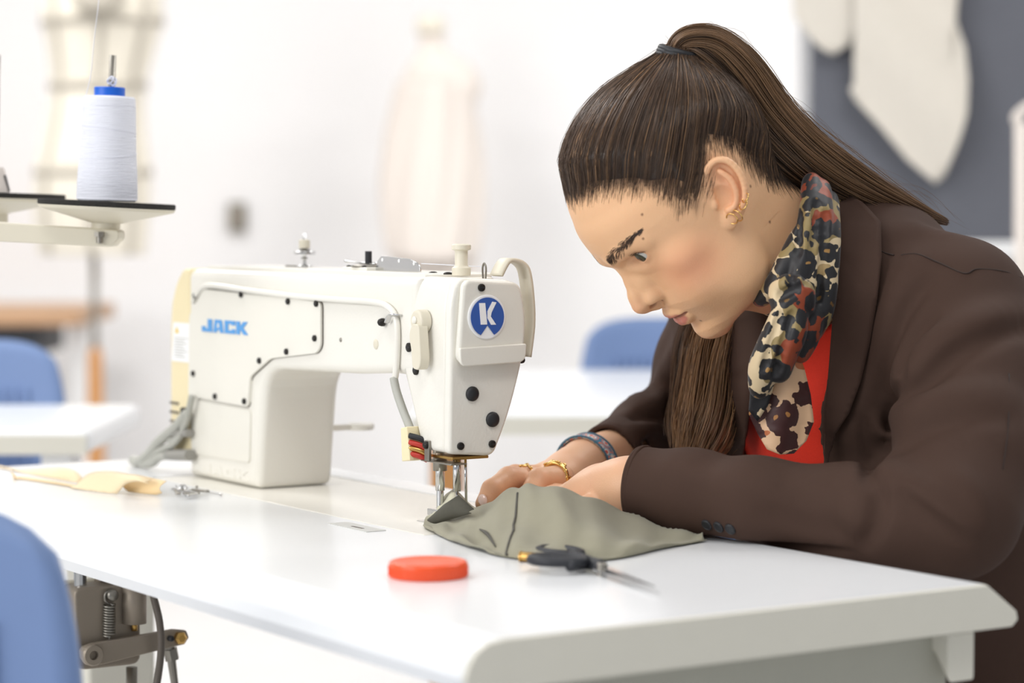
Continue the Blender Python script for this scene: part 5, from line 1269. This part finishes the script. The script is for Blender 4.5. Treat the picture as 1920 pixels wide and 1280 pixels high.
# ---- scarf with a leopard print
def leopard(name, ground, spot, sc1):
    m = bpy.data.materials.new(name); m.use_nodes = True; nt = m.node_tree; b = nt.nodes['Principled BSDF']; b.inputs['Roughness'].default_value = .5; b.inputs['Sheen Weight'].default_value = .15
    N = nt.nodes.new; lk = nt.links.new; tc = N('ShaderNodeTexCoord')
    nz = N('ShaderNodeTexNoise'); nz.inputs['Scale'].default_value = 38; nz.inputs['Detail'].default_value = 2; lk(tc.outputs['Object'], nz.inputs['Vector'])
    mx = N('ShaderNodeMix'); mx.data_type = 'RGBA'; mx.inputs[0].default_value = .022; lk(tc.outputs['Object'], mx.inputs[6]); lk(nz.outputs['Color'], mx.inputs[7])
    def voro(sc, feat='F1'):
        v = N('ShaderNodeTexVoronoi'); v.inputs['Scale'].default_value = sc; v.feature = feat; lk(mx.outputs[2], v.inputs['Vector']); return v
    def ramp(src, stops):
        r = N('ShaderNodeValToRGB'); r.color_ramp.interpolation = 'CONSTANT'; e = r.color_ramp.elements
        while len(e) < len(stops): e.new(.5)
        for i, (p, c) in enumerate(stops): e[i].position = p; e[i].color = lin(c)
        lk(src, r.inputs[0]); return r
    # ground: sand, olive and rust areas
    g = N('ShaderNodeTexNoise'); g.inputs['Scale'].default_value = 17; g.inputs['Detail'].default_value = 1; lk(tc.outputs['Object'], g.inputs['Vector'])
    gr_ = ramp(g.outputs['Fac'], ground)
    v1 = voro(sc1); v2 = voro(120)
    # irregular black rosettes: ring around the cell, broken by noise
    m1 = N('ShaderNodeMath'); m1.operation = 'ADD'; n2 = N('ShaderNodeTexNoise'); n2.inputs['Scale'].default_value = 130; lk(tc.outputs['Object'], n2.inputs['Vector'])
    m0 = N('ShaderNodeMath'); m0.operation = 'MULTIPLY_ADD'; lk(n2.outputs['Fac'], m0.inputs[0]); m0.inputs[1].default_value = .42; m0.inputs[2].default_value = -.21
    lk(v1.outputs['Distance'], m1.inputs[0]); lk(m0.outputs[0], m1.inputs[1])
    msk = ramp(m1.outputs[0], [(0, (0, 0, 0)), (.12, (255, 255, 255)), (.56, (0, 0, 0))])
    msk2 = ramp(v2.outputs['Distance'], [(0, (255, 255, 255)), (.17, (0, 0, 0))])
    inv = ramp(m1.outputs[0], [(0, (190, 160, 110)), (.2, (255, 255, 255))])
    c1 = N('ShaderNodeMix'); c1.data_type = 'RGBA'; c1.blend_type = 'MULTIPLY'; c1.inputs[0].default_value = 1; lk(gr_.outputs[0], c1.inputs[6]); lk(inv.outputs[0], c1.inputs[7])
    c2 = N('ShaderNodeMix'); c2.data_type = 'RGBA'; lk(msk.outputs[0], c2.inputs[0]); lk(c1.outputs[2], c2.inputs[6]); c2.inputs[7].default_value = lin(spot)
    c3 = N('ShaderNodeMix'); c3.data_type = 'RGBA'; lk(msk2.outputs[0], c3.inputs[0]); lk(c2.outputs[2], c3.inputs[6]); c3.inputs[7].default_value = lin((34, 28, 28))
    lk(c2.outputs[2], b.inputs['Base Color']); return m
M_scarf = leopard('leopard_silk', [(0, (142, 58, 24)), (.43, (146, 126, 80)), (.52, (218, 196, 158)), (.66, (170, 144, 98))], (24, 23, 27), 66)
M_tail = leopard('leopard_silk_end', [(0, (150, 62, 26)), (.42, (196, 112, 66)), (.48, (228, 188, 150)), (.68, (222, 176, 136))], (62, 26, 24), 46)
# the scarf hugs the neck: field made of flattened rolls
sb_lo = np.array([.185, 2.02, .86]); sb_hi = np.array([.34, 2.36, 1.075])
sf_ = Field(sb_lo, sb_hi, .0019)
nA = h2w((0, -30, -20)); nd = NB - nA; nd /= np.linalg.norm(nd)
def neck_ring(t, r, ph, rad, wob):
    """closed roll around the neck axis at axial position t"""
    u, w, a = basis(nd); P = []
    for q in np.linspace(0, 2 * PI, 40):
        P.append(nA + nd * (t + .010 * math.sin(q + ph) + wob * math.sin(3 * q + ph)) + (r + .002 * math.sin(5 * q + ph)) * (math.cos(q) * u + math.sin(q) * w))
    return P
for t, r, ph, rad in ((.072, .0545, .3, .0075), (.083, .057, 1.1, .0085), (.096, .060, 2.0, .009), (.109, .062, .6, .0095), (.122, .064, 1.7, .009)):
    P = neck_ring(t, r, ph, rad, .003); sf_.chain(P, np.full(len(P), rad), .003)
def roll(px, rad, k=.004):
    P = catmull([PD(x, y, d) for x, y, d in px], 5); R = catmull(np.c_[rad, rad, rad], 5)[:, 0]; sf_.chain(P, R, k)
# band coming down the near side of the neck in long pleats
ND = 2.105
roll([(1522, 340, ND + .03), (1520, 400, ND + .004), (1508, 470, ND - .004), (1494, 540, ND - .008)], [.008, .0095, .010, .008])
roll([(1540, 352, ND + .03), (1538, 410, ND + .006), (1530, 480, ND), (1518, 545, ND - .004)], [.008, .010, .010, .008])
roll([(1556, 372, ND + .035), (1556, 430, ND + .012), (1550, 500, ND + .006), (1540, 580, ND + .004), (1520, 630, ND + .01)], [.007, .0085, .010, .010, .007])
roll([(1500, 440, ND + .004), (1478, 490, ND), (1458, 530, ND + .004), (1425, 560, ND + .02)], [.007, .009, .009, .007])
# knot
sf_.ell(PD(1484, 558, ND - .014), (.020, .017, .016), .005)
roll([(1452, 545, ND - .012), (1480, 530, ND - .026), (1508, 545, ND - .022), (1512, 580, ND - .014)], [.006, .0075, .0075, .006], .003)
# hanging ends above the flat tails
roll([(1478, 570, ND - .018), (1466, 610, ND - .018), (1450, 650, ND - .012), (1432, 690, ND - .004), (1424, 730, ND + .002)], [.010, .012, .013, .012, .008])
roll([(1492, 575, ND - .018), (1484, 620, ND - .016), (1470, 660, ND - .010), (1462, 700, ND - .004)], [.009, .012, .011, .008])
roll([(1520, 590, ND - .004), (1510, 630, ND), (1500, 665, ND + .004)], [.010, .011, .007])
for pts in ([(1500, 400), (1496, 470), (1482, 530)], [(1530, 380), (1526, 450), (1512, 530)], [(1548, 400), (1544, 470), (1532, 560)], [(1462, 590), (1448, 640), (1432, 690)], [(1484, 590), (1470, 640), (1452, 700)], [(1495, 540), (1480, 546), (1462, 556)]):
    P = [sf_.hit(x, y) for x, y in pts]; P = [p for p in P if p is not None]
    if len(P) > 1: P = catmull(P, 4); sf_.chain(P, np.full(len(P), .0036), .003, 's')
cv_, cf_ = sf_.mesh(); scf = rawmesh('scarf', cv_, cf_, M_scarf, PS, pr); scf['label'] = 'leopard print silk scarf knotted at the throat'
def tail_d(x, y): return ND + .006 + (y - 640) * .00006 - .004 * math.sin((x - 1400) * .07 + y * .012) + abs(x - 1465) * .00006
sheet('scarf_tail', [(1452, 640), (1490, 640), (1508, 690), (1520, 740), (1526, 790), (1512, 826), (1488, 850), (1462, 852), (1438, 842), (1420, 812), (1404, 776), (1412, 730), (1430, 690)], None, M_tail, 0, .0012, step=7, parent=scf, dfn=lambda x, y: CAM + ray(x, y) * tail_d(x, y))
sheet('scarf_tail', [(1410, 690), (1436, 640), (1462, 640), (1458, 700), (1440, 760), (1420, 790), (1404, 770)], None, M_scarf, .008, .0012, step=7, parent=scf, dfn=lambda x, y: CAM + ray(x, y) * tail_d(x, y))

# ---- hands and forearms (skin)
def hand_field(wr, el, pts, lo, hi):
    F_ = Field(lo, hi, .0013); d_ = wr - el; d_ /= np.linalg.norm(d_)
    F_.cone(wr - d_ * .06, wr + d_ * .012, .027, .0245, .0); return F_, d_
def px3(l): return [PD(x, y, d) for x, y, d in l]
def fingers(F_, L_, k=.004):
    for pts, rad in L_: F_.chain(px3(pts), rad, k)
allp = np.array(px3([(1230, 840, 2.0), (870, 990, 2.4)])); 
lh, dl = hand_field(LWR, LEL, None, PD(1240, 1000, 2.02) * 0 + np.array([-.06, 2.0, .74]), np.array([.16, 2.34, .86]))
# near (left) hand: palm down behind the cloth
lh.chain(px3([(1192, 914, 2.125), (1150, 920, 2.150), (1110, 930, 2.17), (1076, 938, 2.185)]), [.0255, .0235, .021, .018], .012)
lh.chain(px3([(1180, 906, 2.145), (1130, 912, 2.18), (1090, 924, 2.205)]), [.020, .0175, .015], .012)
fingers(lh, [([(1085, 934, 2.175), (1040, 938, 2.185), (1010, 952, 2.19), (996, 966, 2.19)], [.0105, .0095, .0088, .0075]), ([(1088, 930, 2.19), (1036, 930, 2.205), (1000, 944, 2.212), (982, 960, 2.212)], [.0105, .0096, .0088, .0075]),
             ([(1090, 926, 2.205), (1040, 926, 2.226), (1006, 938, 2.235), (990, 954, 2.235)], [.010, .0092, .0085, .0072]), ([(1094, 922, 2.22), (1054, 922, 2.24), (1026, 932, 2.25), (1010, 945, 2.25)], [.009, .008, .0074, .0064]),
             ([(1140, 936, 2.14), (1100, 952, 2.13), (1068, 962, 2.14), (1048, 968, 2.15)], [.012, .0105, .0098, .008])])
# far (right) hand guiding the cloth
rh, dr_ = hand_field(RWR, REL, None, np.array([-.06, 2.12, .74]), np.array([.14, 2.46, .86]))
rh.chain(px3([(1150, 858, 2.37), (1100, 872, 2.33), (1068, 888, 2.305), (1030, 898, 2.285)]), [.0255, .0245, .0215, .018], .012)
rh.chain(px3([(1090, 880, 2.31), (1058, 900, 2.275), (1030, 908, 2.255)]), [.020, .018, .0145], .012)
fingers(rh, [([(1052, 896, 2.25), (1012, 900, 2.228), (1000, 918, 2.22), (996, 936, 2.22)], [.0128, .0112, .0096, .008]),
             ([(1030, 900, 2.262), (954, 897, 2.236), (922, 917, 2.215), (906, 944, 2.205)], [.0118, .0108, .0090, .0074]),
             ([(1032, 892, 2.285), (966, 892, 2.268), (932, 912, 2.25), (914, 940, 2.24)], [.0112, .0102, .0088, .0074]),
             ([(1040, 888, 2.305), (982, 890, 2.295), (950, 908, 2.28), (930, 932, 2.27)], [.010, .0092, .0082, .0068]),
             ([(1075, 905, 2.28), (1030, 926, 2.24), (985, 940, 2.225), (950, 950, 2.215)], [.0128, .0112, .0102, .0084])])
rest_on(lh, .0045); rest_on(rh, .0045); lv, lf = lh.mesh(); rv, rf = rh.mesh()
# torso inside the clothes keeps the body whole
bd = Field(bl_, bh_, .008); bd.op(torso_fn(-.03), bl_, bh_, 0, 'u'); bd.chain([LSH, LEL, LWR + np.array([0, 0, .002])], [.030, .024, .020], .02); bd.chain([RSH, REL, RWR], [.036, .03, .022], .02)
bd.cone(HC * .4 + NB * .6, NB, .034, .04, .02)
rest_on(bd, .010); sit_on(bd); bv, bf = bd.mesh()
sk = [h2w(hv), lv, rv, bv]; fs = [hf, lf, rf, bf]; cols = [col]
pink = L3((222, 150, 124)); base_h = L3((229, 182, 146))
for v_ in (lv, rv):
    c_ = np.tile(base_h, (len(v_), 1)); n_ = .5 + .5 * np.sin(v_ @ np.array([90., 140, 60])); cols.append(c_ * (1 - .12 * n_[:, None]) + pink * .12 * n_[:, None])
cols.append(np.tile(base, (len(bv), 1)))
o_ = 0; T3 = []; T4 = []
for v_, f_ in zip(sk, fs):
    if len(f_[0]): T3.append(f_[0] + o_)
    T4.append(f_[1] + o_); o_ += len(v_)
body = rawmesh('body', np.concatenate(sk), ([np.concatenate(T3)] if T3 else []) + [np.concatenate(T4)], M_skin, PS, pr, np.concatenate(cols))
# fingernails
M_nail = mat('nail', (240, 214, 204), .25)
for x, y, d, dx in ((905, 937, 2.197, (.2, -.9, .5)), (914, 934, 2.232, (.2, -.9, .5))):
    mk('fingernail', lathe(PD(x, y, d), dx, [(.0042, -.0006), (.0040, .0004), (.0001, .0010)], 16, ex=1.4), M_nail, PS, pr, smooth=True)
# rings and bracelet
def ring_on(a, b, r, th, nm, lbl, chain):
    a, b = np.array(a), np.array(b); d_ = b - a; d_ /= np.linalg.norm(d_); c = (a + b) / 2
    g_ = mk(nm, torus(c, d_, r, th, 36, 8), M_gold, PS, pr, smooth=True); g_['label'] = lbl
    u, w, _ = basis(d_)
    for k_ in range(chain):
        q = 2 * PI * k_ / chain; p = c + (r + th * .6) * (math.cos(q) * u + math.sin(q) * w)
        mk('ring_link', torus(p, math.cos(q) * u + math.sin(q) * w + d_ * (.5 if k_ % 2 else -.5), .0026, .0009, 12, 6, ex=.7), M_gold, PS, g_, smooth=True)
ring_on(PD(1046, 893, 2.250), PD(1036, 895, 2.243), .0133, .0024, 'finger_ring', 'broad gold openwork ring', 14)
ring_on(PD(990, 897, 2.250), PD(982, 897, 2.247), .0122, .0010, 'finger_ring', 'thin gold chain ring', 12)
m = bpy.data.materials.new('woven_band'); m.use_nodes = True; nt = m.node_tree; b = nt.nodes['Principled BSDF']; b.inputs['Roughness'].default_value = .8
tc = nt.nodes.new('ShaderNodeTexCoord'); ck_ = nt.nodes.new('ShaderNodeTexVoronoi'); ck_.inputs['Scale'].default_value = 140; ck_.distance = 'EUCLIDEAN'
rp = nt.nodes.new('ShaderNodeValToRGB'); rp.color_ramp.interpolation = 'CONSTANT'
for i, (p, c) in enumerate(((0, (214, 92, 76)), (.30, (236, 222, 210)), (.45, (104, 166, 192)), (.60, (238, 134, 100)), (.72, (80, 132, 158)))):
    if i > 1: rp.color_ramp.elements.new(p)
    rp.color_ramp.elements[i].position = p; rp.color_ramp.elements[i].color = lin(c)
nt.links.new(tc.outputs['Object'], ck_.inputs['Vector']); nt.links.new(ck_.outputs['Distance'], rp.inputs[0]); nt.links.new(rp.outputs[0], b.inputs['Base Color']); M_band = m
bc = PD(1100, 874, 2.332); dB = PD(1068, 888, 2.305) - RWR; dB /= np.linalg.norm(dB); u, w, _ = basis(dB); P = []
for q in np.linspace(0, 2 * PI, 49): P.append([bc + dB * h + (.0312 - .0008 * (h / .006) ** 2) * (math.cos(q) * u + math.sin(q) * w) for h in np.linspace(-.0075, .0075, 5)])
wb = mk('bracelet', gridsurf(P), M_band, PS, pr, smooth=True, solid=.0016); wb['label'] = 'woven bracelet in blue, white and coral'
mk('bracelet_edge', join(torus(bc - dB * .0076, dB, .0312, .0011, 48, 6), torus(bc + dB * .0076, dB, .0312, .0011, 48, 6)), mat('band_edge', (70, 110, 132), .8), PS, wb, smooth=True)
# trousers and shoes below the table
tr_ = Field((C4[0] - .62, C4[1] - .42, 0.0), (C4[0] + .30, C4[1] + .42, .62), .009)
hipc = C4.copy(); hipc[2] = .52
for sgn, ll_ in ((-1, .0), (1, .0)):
    hp_ = hipc + ul * .09 * sgn; kn_ = hp_ + fr * .40; kn_[2] = .50; an_ = kn_ + fr * -.02; an_[2] = .09
    tr_.chain([hp_, kn_, an_], [.085, .062, .05], .03)
    tr_.cone(hp_, hipc, .1, .1, .04)
def seat_fn(x, y, z):
    U_ = (x - hipc[0]) * ul[0] + (y - hipc[1]) * ul[1]; V_ = (x - hipc[0]) * fr[0] + (y - hipc[1]) * fr[1]
    return np.maximum(np.maximum(np.abs(U_) - .25, np.abs(V_) - .26), np.maximum(z - SEAT, .40 - z))
tr_.op(seat_fn, tr_.lo, tr_.lo + tr_.v * (tr_.n - 1), 0, 's', pad=0)
tvv, tf = tr_.mesh(); rawmesh('trousers', tvv, tf, M_trous, PS, pr)
for sgn in (-1, 1):
    an_ = hipc + ul * .09 * sgn + fr * .38; an_[2] = 0; yaw = math.atan2(fr[1], fr[0])
    V_, F_2 = lathe((0, 0, 0), (0, 0, 1), [(.05, 0), (.052, .012), (.046, .05), (.03, .085), (.001, .09)], 24)
    V_ = [an_ + fr * (v[0] * 2.1 + .05) + ul * v[1] * .9 + np.array([0, 0, v[2]]) for v in V_]
    mk('shoe', (V_, F_2), M_blk, PS, pr, smooth=True)
dup(ch0, (hipc[0], hipc[1], 0), math.atan2(fr[1], fr[0]) - PI / 2, 'blue plastic chair that the bent-over person sits on') if 'ch0' in globals() else None

# the cloth gives way under the sleeve and the hands
Mw = np.array(Matrix.Translation(Vector(W(*CSp.p))) @ Matrix.Rotation(ROTZ, 4, 'Z')); Rw = Mw[:3, :3]; Tw = Mw[:3, 3]
me_ = sheet_ob.data; co = np.empty(len(me_.vertices) * 3, np.float32); me_.vertices.foreach_get('co', co); Wp = co.reshape(-1, 3).astype(float) @ Rw.T + Tw
def in_field(F_, P): 
    ok = np.all((P > F_.lo + 3 * F_.v) & (P < F_.lo + F_.v * (F_.n - 4)), axis=1); return np.where(ok, F_.at(P), 1.0)
fs_ = Field(np.array([.02, 1.93, .74]), np.array([.34, 2.22, .87]), .003)          # near forearm as one solid roll
fs_.chain([PD(1600, 964, 2.02), PD(1420, 942, 2.05), PD(1300, 926, 2.09), LWR + (LWR - PD(1300, 926, 2.09)) * .06], [.0410, .0370, .0372, .0385], .018); rest_on(fs_, .0030)
for it in range(22):
    for F_ in (fs_, lh, rh):
        d_ = in_field(F_, Wp); bad = d_ < .0026
        if not bad.any(): continue
        q_ = Wp[bad]; e = F_.v * 1.2; gx = np.stack([in_field(F_, q_ + np.eye(3)[i] * e) - in_field(F_, q_ - np.eye(3)[i] * e) for i in range(3)], -1); gx /= np.linalg.norm(gx, axis=1)[:, None] + 1e-9
        Wp[bad] = q_ + gx * np.clip(.0030 - d_[bad], 0, .008)[:, None]
    Wp[:, 2] = np.maximum(Wp[:, 2], TT + .0016)
left = np.zeros(len(Wp), bool)
for F_ in (fs_, jk, lh, rh): left |= in_field(F_, Wp) < .0012
Wp[left, 2] = TT + .0018
me_.vertices.foreach_set('co', ((Wp - Tw) @ Rw).astype(np.float32).ravel()); me_.update()
